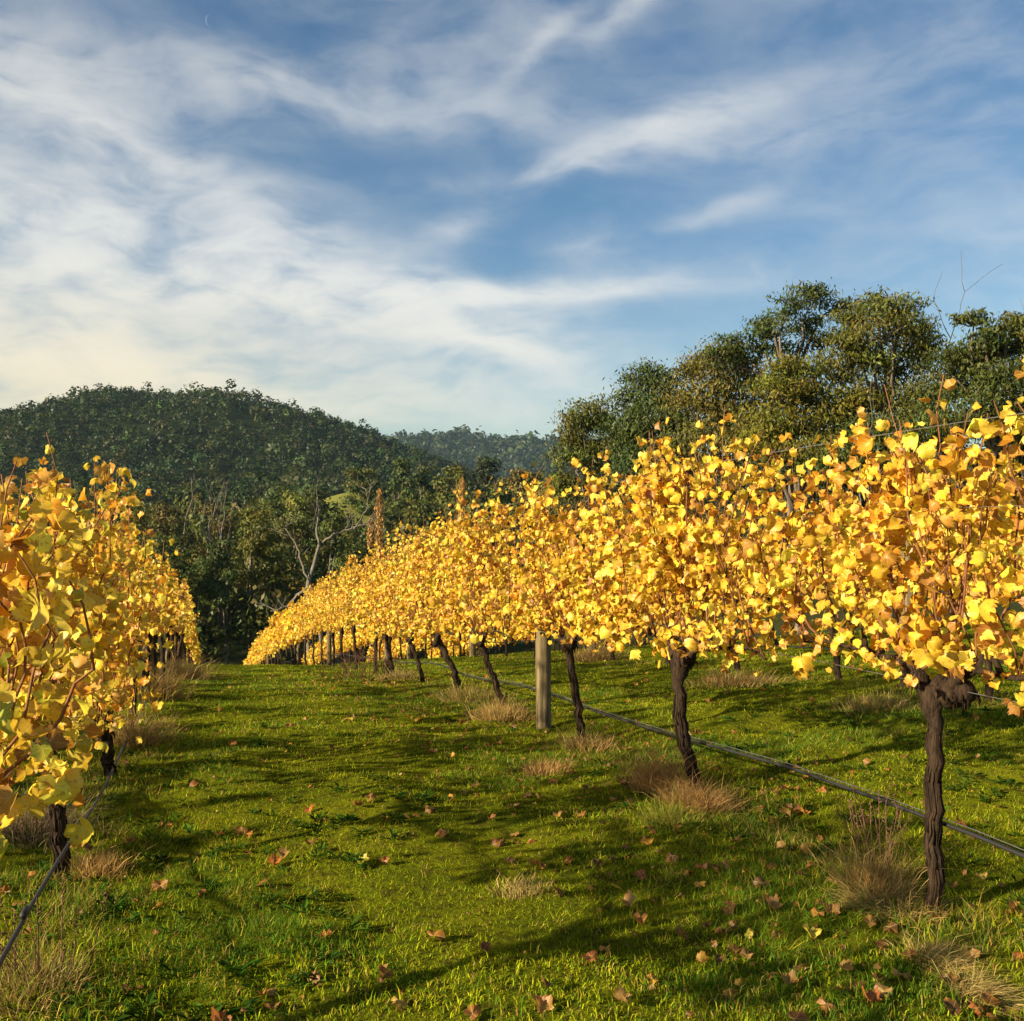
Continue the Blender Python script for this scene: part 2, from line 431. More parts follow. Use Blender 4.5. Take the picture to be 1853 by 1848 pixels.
def keep_hill(X, Y, r):
    z = hill_z(X, Y)
    return ((z > 1.5) | (Y > 350)) & (r.uniform(size=len(X)) < np.where(z > 1.5, 1, 0.5)) & (X / Y * F + 926 > -260) & (X / Y * F + 926 < 1150)
forest('hill_forest', lambda X, Y: np.maximum(hill_z(X, Y), ground(X, Y)), 14500, -700, 160, 350, 850, 2.8, 29, 0.50, keep_hill, (0.034, 0.048, 0.012), 21)
def keep_ridge(X, Y, r): return (X / Y * F + 926 > 560) & (X / Y * F + 926 < 1250)
forest('ridge_forest', ridge_z, 3600, -500, 450, 1900, 2400, 8.0, 14, 0.75, keep_ridge, (0.034, 0.048, 0.020), 22)

# ------------------------------------------------------------------ trees
def limb(mb, p0, p1, r0, r1, sag, n=7, k=6, wob=0.04, seed=0, col=None):
    L = np.linalg.norm(np.asarray(p1) - np.asarray(p0))
    r = np.random.default_rng(seed)
    tube(mb, curve_pts(p0, p1, np.array([0, 0, sag]) + r.normal(0, 0.05, 3) * L, n, wob * L / n * 2, r), np.linspace(r0, r1, n), k, col, 0.06, seed)

def branches(mb, p, d, L, r, depth, rg, spread=0.7, up=0.15, col=None, tips=None, k=5):
    n = 5
    d = unit(d)
    P = [np.asarray(p, float)]
    dd = d.copy()
    for i in range(n - 1):
        dd = unit(dd + rg.normal(0, 0.16, 3) + np.array([0, 0, up * 0.4]))
        P.append(P[-1] + dd * L / (n - 1))
    tube(mb, P, np.linspace(r, r * 0.6, n), k, col, 0.05, int(rg.integers(1e6)))
    if depth == 0:
        if tips is not None: tips.append(P[-1])
        return
    for c in range(int(rg.integers(2, 4))):
        nd = unit(dd + rg.normal(0, spread, 3) * np.array([1, 1, 0.7]) + np.array([0, 0, up]))
        i = -1 if c == 0 else int(rg.integers(2, n))
        branches(mb, P[i], nd, L * rg.uniform(0.55, 0.85), r * 0.6, depth - 1, rg, spread, up, col, tips, max(3, k - 1))

def clump_points(c, rad, n, rg, sub=10):
    """leaf positions in a lobe made of smaller clumps with gaps between them"""
    u = rand_unit(sub, rg) * rg.uniform(0.35, 0.95, (sub, 1))
    u[:, 2] = u[:, 2] * 0.85 + 0.1
    which = rg.integers(0, sub, n)
    off = rg.normal(0, 0.27, (n, 3)) * np.array([1.1, 1.1, 0.75])
    return c + (u[which] + off) * rad, which, off * 2.2 + u[which] * 0.8

def lobe_tree(name, label, cat, Y, base_x, lobes, leaf=(0.24, 0.075), dens=1.0, base=GUM, droop=0.55, group=None, seed=0, bark=None,
              trunk_r=0.20, depth=0.9, fork=0.45, woody=True, sub=15, lean=0.0):
    """a tree whose crown lobes are given as photo pixels at distance Y: (x, y, rx, ry)"""
    rg = np.random.default_rng(seed + 500)
    bx = (base_x - 926.5) / F * Y
    b0 = np.array([bx, Y, gz(bx, Y)])
    root = empty(name, b0, label, cat, group)
    cs = []
    for (x, y, rx, ry) in lobes:
        rx, ry = rx * 1.18, ry * 1.12
        c = px(x, y, Y); rad = np.array([rx, 0.5 * (rx + ry), ry]) / F * Y
        c[1] += rg.normal(0, depth) * rad[1]
        c[0] *= c[1] / Y; c[2] *= c[1] / Y
        cs.append((c, rad))
    top = max(c[2] for c, _ in cs); low = min(c[2] for c, _ in cs)
    mean = np.mean([c for c, _ in cs], 0)
    fk = np.array([bx * 0.55 + mean[0] * 0.45 + lean, Y, b0[2] + (low - b0[2]) * 0.5 + (top - b0[2]) * fork * 0.3])
    bark = bark or M_gbark
    mt = MB(); limb(mt, b0 - [0, 0, 0.3], fk, trunk_r, trunk_r * 0.72, 0, 9, 8, 0.03, seed, (1, 1, 1))
    mt.build('trunk', bark, root, True, b0)
    mc = MB()
    for i, (c, rad) in enumerate(cs):
        ml = MB()
        st = fk + (np.array([0, 0, 1.0]) * rg.uniform(-0.2, 0.1) * (fk[2] - b0[2]) if i % 3 else 0)
        st[:2] = b0[:2] + (fk[:2] - b0[:2]) * (st[2] - b0[2]) / (fk[2] - b0[2])
        limb(ml, st, c - [0, 0, rad[2] * 0.35], trunk_r * 0.5, trunk_r * 0.14, 0.12 * np.linalg.norm(c - st), 7, 5, 0.05, seed * 31 + i)
        nl = int(dens * 21 * rad[0] * rad[2] / (leaf[0] * leaf[1])) + 60
        P, wh, u = clump_points(c, rad, nl, rg, sub)
        if woody:
            for q in range(sub):
                sel = np.where(wh == q)[0]
                if not len(sel): continue
                e = P[sel].mean(0)
                limb(ml, c - [0, 0, rad[2] * 0.35], e, trunk_r * 0.13, trunk_r * 0.04, 0.0, 4, 3, 0.06, seed * 77 + i * 20 + q)
        ml.build('branch', bark, root, True, b0)
        ct = tint(base, sub, 0.20, 0.14, rg)[wh] * np.exp(rg.normal(0, 0.18, (nl, 1)))
        cards(mc, P, leaf[0], leaf[1], droop, ct, rg, u, 0.9)
    tag(mc.build('crown', M_gum, root, False, b0), kind='stuff')
    return root

OLIVE = (0.100, 0.102, 0.018); DARK = (0.070, 0.086, 0.017); YEL = (0.125, 0.122, 0.016); BRN = (0.115, 0.098, 0.022)
GR = 'eucalypts behind the right-hand vines'
lobe_tree('eucalypt_tree', 'small rounded gum tree at the left end of the eucalypts behind the vines', 'tree', 72, 1080,
          [(1062, 752, 42, 27), (1035, 790, 30, 30), (1092, 775, 36, 30), (1040, 838, 40, 34), (1088, 828, 46, 40), (1060, 885, 50, 36), (1020, 880, 24, 30)], (0.32, 0.11), 1.0, OLIVE, group=GR, seed=1)
lobe_tree('eucalypt_tree', 'bushy gum with a rounded dome standing just right of the small end tree', 'tree', 63, 1190,
          [(1175, 692, 40, 28), (1148, 735, 38, 38), (1208, 715, 44, 36), (1180, 775, 62, 44), (1135, 800, 40, 40), (1225, 790, 48, 46), (1170, 845, 70, 44)], (0.30, 0.10), 1.05, GUM, group=GR, seed=2)
lobe_tree('eucalypt_tree', 'brownish spreading gum tree in the middle of the right tree line', 'tree', 56, 1310,
          [(1262, 672, 42, 28), (1300, 655, 44, 30), (1335, 690, 50, 40), (1275, 725, 60, 44), (1345, 745, 60, 44), (1300, 790, 75, 44), (1250, 840, 60, 40), (1360, 800, 50, 40)], (0.27, 0.09), 1.0, BRN, group=GR, seed=3)
lobe_tree('eucalypt_tree', 'tall airy eucalypt with the highest crown against the sky', 'tree', 48, 1450,
          [(1468, 532, 52, 22), (1425, 556, 38, 22), (1510, 556, 40, 24), (1400, 596, 36, 22), (1372, 622, 40, 24), (1322, 628, 34, 22), (1300, 645, 28, 18), (1455, 590, 34, 26), (1488, 620, 30, 26), (1345, 655, 40, 24), (1540, 600, 34, 26), (1430, 640, 36, 24), (1385, 590, 30, 20)], (0.24, 0.075), 0.62, GUM, group=GR, seed=4, sub=10, fork=1.0)
lobe_tree('eucalypt_tree', 'broad flat-topped eucalypt beside the bare dead tree', 'tree', 45, 1600,
          [(1580, 550, 44, 20), (1632, 556, 36, 24), (1545, 578, 34, 24), (1600, 600, 55, 34), (1650, 600, 34, 30), (1560, 640, 55, 40), (1625, 660, 58, 46), (1670, 640, 36, 40), (1590, 715, 70, 44), (1660, 720, 48, 46), (1520, 680, 44, 40), (1530, 620, 36, 28), (1610, 570, 40, 24)], (0.23, 0.072), 0.75, OLIVE, group=GR, seed=5, fork=0.9)
lobe_tree('eucalypt_tree', 'yellowish dense young gum in front of the tall airy eucalypt', 'tree', 43, 1440,
          [(1440, 672, 44, 32), (1405, 715, 46, 38), (1470, 720, 50, 40), (1420, 770, 62, 40), (1490, 780, 56, 44), (1540, 745, 44, 44), (1380, 800, 50, 40), (1450, 830, 80, 40)], (0.22, 0.07), 1.0, YEL, group=GR, seed=6)
lobe_tree('eucalypt_tree', 'gum with a small separate crown raised on thin stems above dense foliage', 'tree', 37, 1780,
          [(1762, 583, 30, 17), (1755, 645, 40, 34), (1800, 632, 46, 36), (1848, 612, 36, 30), (1870, 660, 50, 50), (1745, 700, 46, 44), (1805, 700, 56, 46), (1760, 760, 60, 44), (1840, 770, 60, 50), (1900, 740, 60, 60), (1720, 660, 34, 40), (1780, 615, 34, 26), (1830, 585, 34, 20), (1890, 600, 40, 30)], (0.2, 0.065), 1.0, DARK, group=GR, seed=7, fork=0.8)
lobe_tree('eucalypt_tree', 'dark low gum filling the gap under the flat-topped eucalypt', 'tree', 41, 1620,
          [(1560, 790, 62, 40), (1640, 780, 62, 44), (1690, 740, 40, 44), (1700, 800, 50, 40), (1600, 850, 80, 44), (1510, 850, 60, 40)], (0.2, 0.065), 1.0, DARK, group=GR, seed=8)
# low scrub under them
def bush_mass(name, spots, leaf, base, seed):
    rg = np.random.default_rng(seed); mb = MB()
    for (x, y, rx, ry, Y) in spots:
        c = px(x, y, Y); rad = np.array([rx, 0.7 * rx, ry]) / F * Y
        nl = int(13 * rad[0] * rad[2] / (leaf[0] * leaf[1]))
        P, wh, u = clump_points(c, rad, nl, rg, 14)
        cards(mb, P, leaf[0], leaf[1], 0.4, tint(base, 14, 0.25, 0.15, rg)[wh] * np.exp(rg.normal(0, 0.2, (nl, 1))), rg)
    return tag(mb.build(name, M_gum), kind='stuff')
bush_mass('undergrowth', [(1130, 900, 80, 50, 66), (1230, 890, 90, 50, 60), (1330, 880, 90, 55, 55), (1450, 890, 90, 55, 50), (1560, 900, 90, 60, 46), (1680, 890, 90, 60, 42), (1800, 860, 100, 60, 39), (1900, 830, 90, 90, 38),
          (1180, 960, 110, 50, 58), (1350, 970, 120, 50, 52), (1520, 980, 120, 50, 46), (1700, 980, 130, 60, 42), (1860, 950, 110, 80, 39), (1050, 930, 60, 30, 72)], (0.24, 0.10), (0.050, 0.055, 0.020), 91)

def dead_tree(name, label, x, ytop, Y, ybase=None, L=0.42, r=0.09, depth=4, seed=0, mat=None, spread=0.55, up=0.25, group=None, dirn=(0, 0, 1), col=None):
    rg = np.random.default_rng(seed + 900)
    X = (x - 926.5) / F * Y
    zb = gz(X, Y) if ybase is None else (924 - ybase) / F * Y
    h = (924 - ytop) / F * Y - zb
    b0 = np.array([X, Y, zb])
    root = empty(name, b0, label, 'dead tree', group)
    mt = MB()
    top = b0 + np.array(dirn, float) * h * L
    limb(mt, b0 - [0, 0, 0.2], top, r, r * 0.7, 0, 8, 6, 0.05, seed)
    mt.build('trunk', mat or M_dead, root, True, b0)
    mb = MB()
    for i in range(3):
        branches(mb, top - np.array(dirn) * h * L * 0.16 * i, unit(np.array(dirn) + rg.normal(0, spread * 0.6, 3)), h * (1 - L) * (0.46 - 0.06 * i), r * 0.6, depth - 1, rg, spread, up)
    V = np.concatenate(mb.V)
    mb.build('branches', mat or M_dead, root, True, b0)
    return root
dead_tree('dead_tree', 'bare grey dead tree with fine twigs right of the flat-topped eucalypt', 1685, 535, 44, r=0.10, seed=3, depth=4, spread=0.5)
dead_tree('dead_tree', 'leafless branches rising into the sky at the far right edge', 1835, 470, 38, r=0.07, seed=8, depth=4, spread=0.42)
dead_tree('dead_tree', 'pale slanting dead branch among the dense yellowish gum foliage', 1620, 640, 39, r=0.05, seed=12, depth=3, spread=0.35, dirn=(-0.28, 0, 0.96))

# the wood in the valley: every tree one can tell apart is its own
def valley_tree(label, x, ytop, hw, Y, base=GUM, seed=0, leaf=(0.5, 0.26), dens=1.0, hgt=None, nlobe=9, name='gum_tree', bare=0.35, group='trees in the valley below the vines', cat='tree'):
    rg = np.random.default_rng(seed + 70)
    X = (x - 926.5) / F * Y
    zb = gz(X, Y); zt = (924 - ytop) / F * Y
    H = max(zt - zb, 4.0); R = hw / F * Y
    b0 = np.array([X, Y, zb])
    root = empty(name, b0, label, cat, group)
    mt = MB(); mc = MB()
    fk = b0 + np.array([rg.normal(0, 0.06) * H, 0, H * bare])
    limb(mt, b0 - [0, 0, 0.5], fk, 0.028 * H * 0.5, 0.02 * H * 0.5, 0, 7, 6, 0.05, seed)
    ch = H * (1 - bare)
    for i in range(nlobe):
        a = rg.uniform(0, 6.28); f = (i + 0.5) / nlobe
        rr = R * (0.75 * math.sin(math.pi * min(0.95, f * 0.75 + 0.22)) + 0.1) * rg.uniform(0.5, 1.0)
        lr = np.array([R * 0.56, R * 0.56, min(R * 0.46, ch * 0.22)]) * rg.uniform(0.8, 1.2)
        c = np.array([X + rr * math.cos(a), Y + rr * math.sin(a), zb + H * bare + ch * f * 0.98 - lr[2] * 0.75 * f + lr[2] * 0.1])
        if i == nlobe - 1: c[:2] = [X, Y]; c[2] = zt - lr[2] * 0.95
        limb(mt, fk, c, 0.009 * H, 0.003 * H, 0.08 * H, 5, 4, 0.06, seed * 13 + i)
        nl = int(dens * 15.0 * lr[0] * lr[2] / (leaf[0] * leaf[1])) + 40
        P, wh, u = clump_points(c, lr, nl, rg, 9)
        P[:, 2] = np.minimum(P[:, 2], zt + 0.3)
        cards(mc, P, leaf[0], leaf[1], 0.35, tint(base, 9, 0.25, 0.14, rg)[wh] * np.exp(rg.normal(0, 0.16, (nl, 1))), rg, u, 0.6)
    mt.build('trunk', M_gbark, root, True, b0)
    tag(mc.build('crown', M_gum, root, False, b0), kind='stuff')
    return root
VT = [
 ('dark gum just right of the left vine row, lowest of the wood', 330, 985, 46, 104, DARK),
 ('tall gum with a pale straight trunk seen between the two vine rows', 408, 968, 40, 106, GUM),
 ('dark gum with a bushy rounded crown left of the pale bare-limbed tree', 470, 925, 52, 110, OLIVE),
 ('broad olive-green gum behind the pale bare-limbed tree', 540, 888, 62, 122, OLIVE),
 ('dark gum above the end of the right vine row', 610, 925, 52, 112, DARK),
 ('dark leafy gum just left of the thin orange poplar', 640, 985, 46, 106, DARK),
 ('olive round-topped tree peeping over the left vine row', 222, 890, 42, 120, YEL),
 ('brownish low gum just right of the left vine canopy', 300, 912, 46, 165, BRN),
 ('grey-brown gum under the white dead snags', 385, 908, 44, 172, BRN),
 ('bright olive gum right of the dead snags', 455, 905, 40, 158, OLIVE),
 ('flat-topped gum before the foot of the wooded hill', 505, 880, 42, 205, GUM),
 ('round gum half way between the snags and the poplars', 575, 884, 40, 210, GUM),
 ('spreading dark gum with a domed crown above the small green paddock', 655, 838, 44, 262, DARK),
 ('slim upright gum right of the domed one on the rise', 728, 832, 27, 255, GUM),
 ('small rounded gum between the slim gum and the distant ridge', 772, 843, 25, 262, GUM),
 ('yellowish gum left of the darkest tree on the rise', 820, 838, 36, 250, OLIVE),
 ('darkest tree on the rise, standing against the distant ridge', 880, 826, 40, 248, (0.034, 0.045, 0.018)),
 ('brown-green gum left of the eucalypts behind the vines', 950, 838, 46, 235, BRN),
 ('small gum at the foot of the end eucalypt', 1000, 862, 32, 225, OLIVE),
 ('leafy gum in front of the rise, just left of the tall orange poplar', 775, 905, 46, 180, GUM),
 ('low gum between the two orange poplars', 740, 958, 46, 150, GUM),
 ('dark gum right of the tall orange poplar', 900, 885, 48, 190, DARK),
 ('dark rounded gum right behind the thin orange poplar', 715, 900, 44, 195, DARK),
 ('tall dark gum behind the crest of the grass lane', 372, 1010, 40, 118, DARK),
 ('broad dark gum filling the valley left of the lane end', 290, 960, 52, 128, DARK),
 ('dim gum behind the bare limbs at the row end', 505, 985, 46, 118, GUM),
]
for i, (lab, x, yt, hw, Y, bc) in enumerate(VT):
    near = Y < 130
    valley_tree(lab, x, yt, hw, Y, bc, seed=i, leaf=(0.42, 0.2) if near else (0.55, 0.32) if Y < 180 else (0.75, 0.5), bare=0.30 if near else 0.2, nlobe=11 if near else 8, dens=1.15)

def poplar(label, x, yt, yb, hw, Y, seed):
    rg = np.random.default_rng(seed)
    X = (x - 926.5) / F * Y
    zt = (924 - yt) / F * Y; zb = gz(X, Y); zl = (924 - yb) / F * Y
    b0 = np.array([X, Y, zb]); R = hw / F * Y
    root = empty('poplar_tree', b0, label, 'tree', 'poplars in the valley')
    mt = MB(); limb(mt, b0 - [0, 0, 0.4], [X, Y, zt - 0.5], 0.16, 0.03, 0, 8, 6, 0.02, seed)
    mt.build('trunk', M_twig, root, True, b0)
    n = 900
    f = rg.uniform(0, 1, n); a = rg.uniform(0, 6.28, n)
    rr = R * 1.25 * np.sqrt(np.sin(np.pi * np.clip(f * 0.86 + 0.12, 0, 1))) * np.abs(rg.normal(0.45, 0.34, n))
    P = np.stack([X + rr * np.cos(a), Y + rr * np.sin(a), zl + (zt - zl) * f], 1)
    mc = MB(); cards(mc, P, 0.62, 0.13, -0.8, tint((0.36, 0.20, 0.05), n, 0.32, 0.1, rg), rg)
    tag(mc.build('crown', M_gum, root, False, b0), kind='stuff')
poplar('thin orange autumn poplar left of the valley farm trees', 687, 886, 990, 8, 150, 1)
poplar('short orange poplar leaning against the thin one', 671, 935, 1000, 5, 148, 3)
poplar('tall orange poplar directly above the right-hand vines', 836, 866, 990, 10, 150, 2)

# infill behind and between them, a wood that reads as one mass
YL_X = [-400, -100, 0, 200, 280, 450, 560, 640, 700, 800, 1000, 1100, 1300]
YL_Y = [872, 872, 868, 882, 900, 898, 885, 905, 884, 872, 880, 895, 915]
def woodland():
    rg = np.random.default_rng(41); mb = MB()
    for i in range(640):
        Y = 105 + 260 * rg.uniform() ** 1.2
        xx = rg.uniform(-350, 1250)
        X = (xx - 926.5) / F * Y
        if Y < 190 and xx > 760: continue
        if 590 < xx < 720 and Y > 215: continue
        zb = gz(X, Y); zl = (924 - np.interp(xx, YL_X, YL_Y) - rg.uniform(-4, 34)) / F * Y
        H = min(rg.uniform(9, 17), zl - zb)
        if H < 4: continue
        R = H * rg.uniform(0.2, 0.32)
        n = int(260 * (1.0 if Y < 200 else 0.6))
        c = np.array([X, Y, zb + H * 0.60])
        P, wh, u = clump_points(c, np.array([R, R, H * 0.42]), n, rg, 12)
        sz = 0.6 if Y < 180 else 0.9
        cards(mb, P, sz * 1.3, sz * 0.75, 0.3, tint(DARK if rg.uniform() < 0.6 else OLIVE, 12, 0.25, 0.15, rg)[wh], rg, u, 0.6)
    return tag(mb.build('woodland', M_gum), kind='stuff')
woodland()

# a small sunlit paddock on the rise and the pale, bare-limbed tree at the row end
m, g, out = material('paddock_grass')
geo = g.n('ShaderNodeNewGeometry').outputs['Position']
na = g.n('ShaderNodeTexNoise', {'Vector': geo, 'Scale': 0.4, 'Detail': 5.0}).outputs['Fac']
b = g.n('ShaderNodeBsdfPrincipled', {'Base Color': g.mix(na, (0.14, 0.16, 0.03), (0.26, 0.24, 0.06)), 'Roughness': 0.95, 'Specular IOR Level': 0.0})
g.link(b.outputs[0], out.inputs[0])
kX, kY = (636 - 926.5) / F * 285, 285.0
def knoll_z(X, Y): return ground(X, Y) - 0.6 + 7.2 * np.exp(-((X - kX) / 14.0) ** 2 - ((Y - kY) / 34.0) ** 2)
tag(grid('grassy_knoll', np.linspace(kX - 32, kX + 32, 30), np.linspace(kY - 80, kY + 80, 30), knoll_z, m), kind='structure')

def bare_limbed(label, Y, base, segs, r, seed):
    """pale tree drawn limb by limb: each limb a list of photo points at distance Y, with its radius"""
    b0 = px(base[0], base[1], Y); b0[2] = gz(b0[0], Y)
    root = empty('dead_tree', b0, label, 'dead tree', 'bare trees in the valley')
    rg = np.random.default_rng(seed)
    for i, (pts, r0, r1) in enumerate(segs):
        P = np.array([px(x, y, Y + rg.normal(0, 0.4)) for x, y in pts])
        t = np.linspace(0, len(P) - 1, len(P) * 3)
        P = np.stack([np.interp(t, np.arange(len(P)), P[:, c]) for c in range(3)], 1)
        P[1:-1] += rg.normal(0, 0.06, (len(P) - 2, 3))
        if i == 0: P[0] = b0
        ml = MB(); tube(ml, P, np.linspace(r0, r1, len(P)), 6, None, 0.05, seed + i)
        for q in range(5 if i else 0):
            j = int(rg.integers(len(P) // 2, len(P)))
            branches(ml, P[j], unit(P[-1] - P[0]) + rg.normal(0, 0.7, 3), rg.uniform(0.8, 1.8), r1 * 0.8, 1, rg, 0.6, 0.1)
        ml.build('trunk' if i == 0 else 'branch', M_dead, root, True, b0)
bare_limbed('pale dead tree with long forking limbs above the end of the right vine row', 100, (556, 1240),
    [([(560, 1240), (556, 1120), (558, 1060), (570, 1015), (578, 985)], 0.26, 0.17), ([(578, 985), (572, 955), (578, 925), (575, 900)], 0.13, 0.05), ([(578, 985), (600, 970), (622, 962), (640, 955)], 0.13, 0.07),
     ([(640, 955), (658, 950), (672, 938)], 0.1, 0.05), ([(560, 1055), (545, 1020), (536, 985), (515, 955)], 0.12, 0.05), ([(640, 958), (655, 935), (668, 915), (662, 885)], 0.08, 0.04)], 0.3, 5)
bare_limbed('fallen-looking grey branch reaching left over the end of the right vine row', 98, (575, 1240),
    [([(585, 1240), (575, 1075), (560, 1062)], 0.18, 0.13), ([(560, 1062), (535, 1080), (520, 1098), (490, 1106)], 0.17, 0.06)], 0.3, 9)
dead_tree('dead_tree', 'white dead snag with several upright limbs in the mid valley', 382, 862, 168, r=0.22, seed=21, depth=3, spread=0.4, group='bare trees in the valley', up=0.35)
dead_tree('dead_tree', 'thin single white dead trunk left of the forked snag', 349, 850, 170, r=0.16, seed=22, depth=2, spread=0.2, group='bare trees in the valley', up=0.5, L=0.8)
dead_tree('dead_tree', 'thin white dead snag right of the forked snag', 400, 872, 166, r=0.18, seed=24, depth=3, spread=0.3, group='bare trees in the valley', up=0.4, L=0.6)

# ------------------------------------------------------------------ vine leaves
LOB = [(0, 0.60), (26, 0.50), (54, 0.56), (80, 0.455), (108, 0.50), (132, 0.43), (156, 0.42), (176, 0.12)]
def leaf_template(kind, detail, curl, fold, wave, seed):
    """five-lobed leaf in the XY plane, tip to +Y, stalk joint at the origin"""
    rg = np.random.default_rng(seed)
    half = []
    for i, (a, r) in enumerate(LOB):
        half.append((a, r))
        if detail > 1 and i < len(LOB) - 1:                # teeth
            a2, r2 = LOB[i + 1]
            half.append((a + (a2 - a) * 0.30, (r * 0.70 + r2 * 0.30) * rg.uniform(0.90, 0.97)))
            half.append((a + (a2 - a) * 0.62, (r * 0.38 + r2 * 0.62) * rg.uniform(1.02, 1.10)))
    full = [(a, r) for a, r in half] + [(-a, r) for a, r in half[::-1] if a > 0]
    A = np.radians([a for a, _ in full]); R = np.array([r for _, r in full]) * rg.uniform(0.93, 1.07, len(full))
    ring = np.stack([R * np.sin(A), R * np.cos(A)], 1)
    k = len(ring)
    if detail == 0:
        ring = ring[[0, 2, 4, 6, 8, 10, 12]] if k > 12 else ring; k = len(ring)
        XY = np.concatenate([[[0, 0.05]], ring])
        T = [[0, 1 + (i + 1) % k, 1 + i] for i in range(k)]; Q = []
    elif detail == 1:
        XY = np.concatenate([[[0, 0]], ring]); T = [[0, 1 + (i + 1) % k, 1 + i] for i in range(k)]; Q = []
    else:
        main = [i for i, (a, r) in enumerate(full) if any(abs(abs(a) - q[0]) < 0.01 for q in LOB)]
        km = len(main)
        XY = np.concatenate([[[0, 0]], ring[main] * 0.58, ring])
        T = [[0, 1 + (i + 1) % km, 1 + i] for i in range(km)]
        Q = []
        for i in range(km):
            a0, a1 = main[i], main[(i + 1) % km]
            seq = [(a0 + q) % k for q in range((a1 - a0) % k + 1)]
            md = len(seq) // 2
            for q in range(len(seq) - 1):
                T.append([1 + (i if q < md else (i + 1) % km), 1 + km + seq[q + 1], 1 + km + seq[q]])
            T.append([1 + i, 1 + (i + 1) % km, 1 + km + seq[md]])
    r = np.linalg.norm(XY, axis=1)
    ph = rg.uniform(0, 6.28, 2)
    Z = -curl * r ** 2 * 2.2 + fold * np.abs(XY[:, 0]) * 0.9 + wave * r * np.sin(3 * np.arctan2(XY[:, 0], XY[:, 1]) + ph[0]) * 0.6
    V = np.concatenate([XY, Z[:, None]], 1)
    if detail == 2:                                   # the stalk
        b = len(V)
        V = np.concatenate([V, [[-0.014, 0.03, 0.004], [0.014, 0.03, 0.004], [0.010, -0.30, -0.10], [-0.010, -0.30, -0.10], [0.0, -0.55, -0.02]]])
        XY = np.concatenate([XY, [[0, 0.3]] * 5])
        Q = Q + [[b, b + 1, b + 2, b + 3]]; T = T + [[b + 3, b + 2, b + 4]]
    return V, np.array(T).reshape(-1, 3), np.array(Q, int).reshape(-1, 4), XY
TEMPL = {d: [leaf_template(0, d, c, f, wv_, s) for s, (c, f, wv_) in enumerate([(0.35, 0.35, 0.22), (0.8, 0.15, 0.35), (0.15, 0.75, 0.25), (1.1, 0.5, 0.45), (-0.4, 0.6, 0.35), (0.5, -0.35, 0.4), (0.6, 0.9, 0.5), (-0.7, -0.4, 0.5)])] for d in (0, 1, 2)}
LEAF_MESH = []
for i, (V, T, Q, UV) in enumerate(TEMPL[2]):
    mb = MB(); mb.add(V, T, Q, None, UV)
    LEAF_MESH.append(mb.mesh('leaf', M_leaf1, True))

PAL = np.array([(0.82, 0.54, 0.04), (0.86, 0.69, 0.09), (0.60, 0.56, 0.05), (0.74, 0.32, 0.025), (0.62, 0.33, 0.08), (0.24, 0.30, 0.03), (0.28, 0.11, 0.03)])
def leaf_frames(n, out_side, rg, flat=1.0):
    """outward-facing, tip-down leaf frames (columns X, Y=tip, Z=normal)"""
    nrm = unit(np.outer(out_side, LAT) * 0.9 + np.array([0, 0, 0.45]) + rg.normal(0, flat, (n, 3)))
    tip = rg.normal(0, 0.55, (n, 3)) + np.array([0, 0, -0.9])
    tip = unit(tip - nrm * np.sum(tip * nrm, 1)[:, None])
    xx = np.cross(tip, nrm)
    return np.stack([xx, tip, nrm], 2)
def stamp(mb, temps, P, Fm, S, cols, rg):
    which = rg.integers(0, len(temps), len(P))
    for k, (V, T, Q, UV) in enumerate(temps):
        ix = np.where(which == k)[0]
        if not len(ix): continue
        W = np.einsum('nij,vj->nvi', Fm[ix], V) * S[ix][:, None, None] + P[ix][:, None, :]
        nv = len(V)
        off = (np.arange(len(ix)) * nv)[:, None, None]
        mb.add(W.reshape(-1, 3), (T[None] + off).reshape(-1, 3), (Q[None] + off).reshape(-1, 4) if len(Q) else None, np.repeat(cols[ix], nv, 0), np.tile(UV, (len(ix), 1)))

def slope_at(D, Y): return (rowpt(D, Y + 0.6)[2] - rowpt(D, Y - 0.6)[2]) / (1.2 * DN)

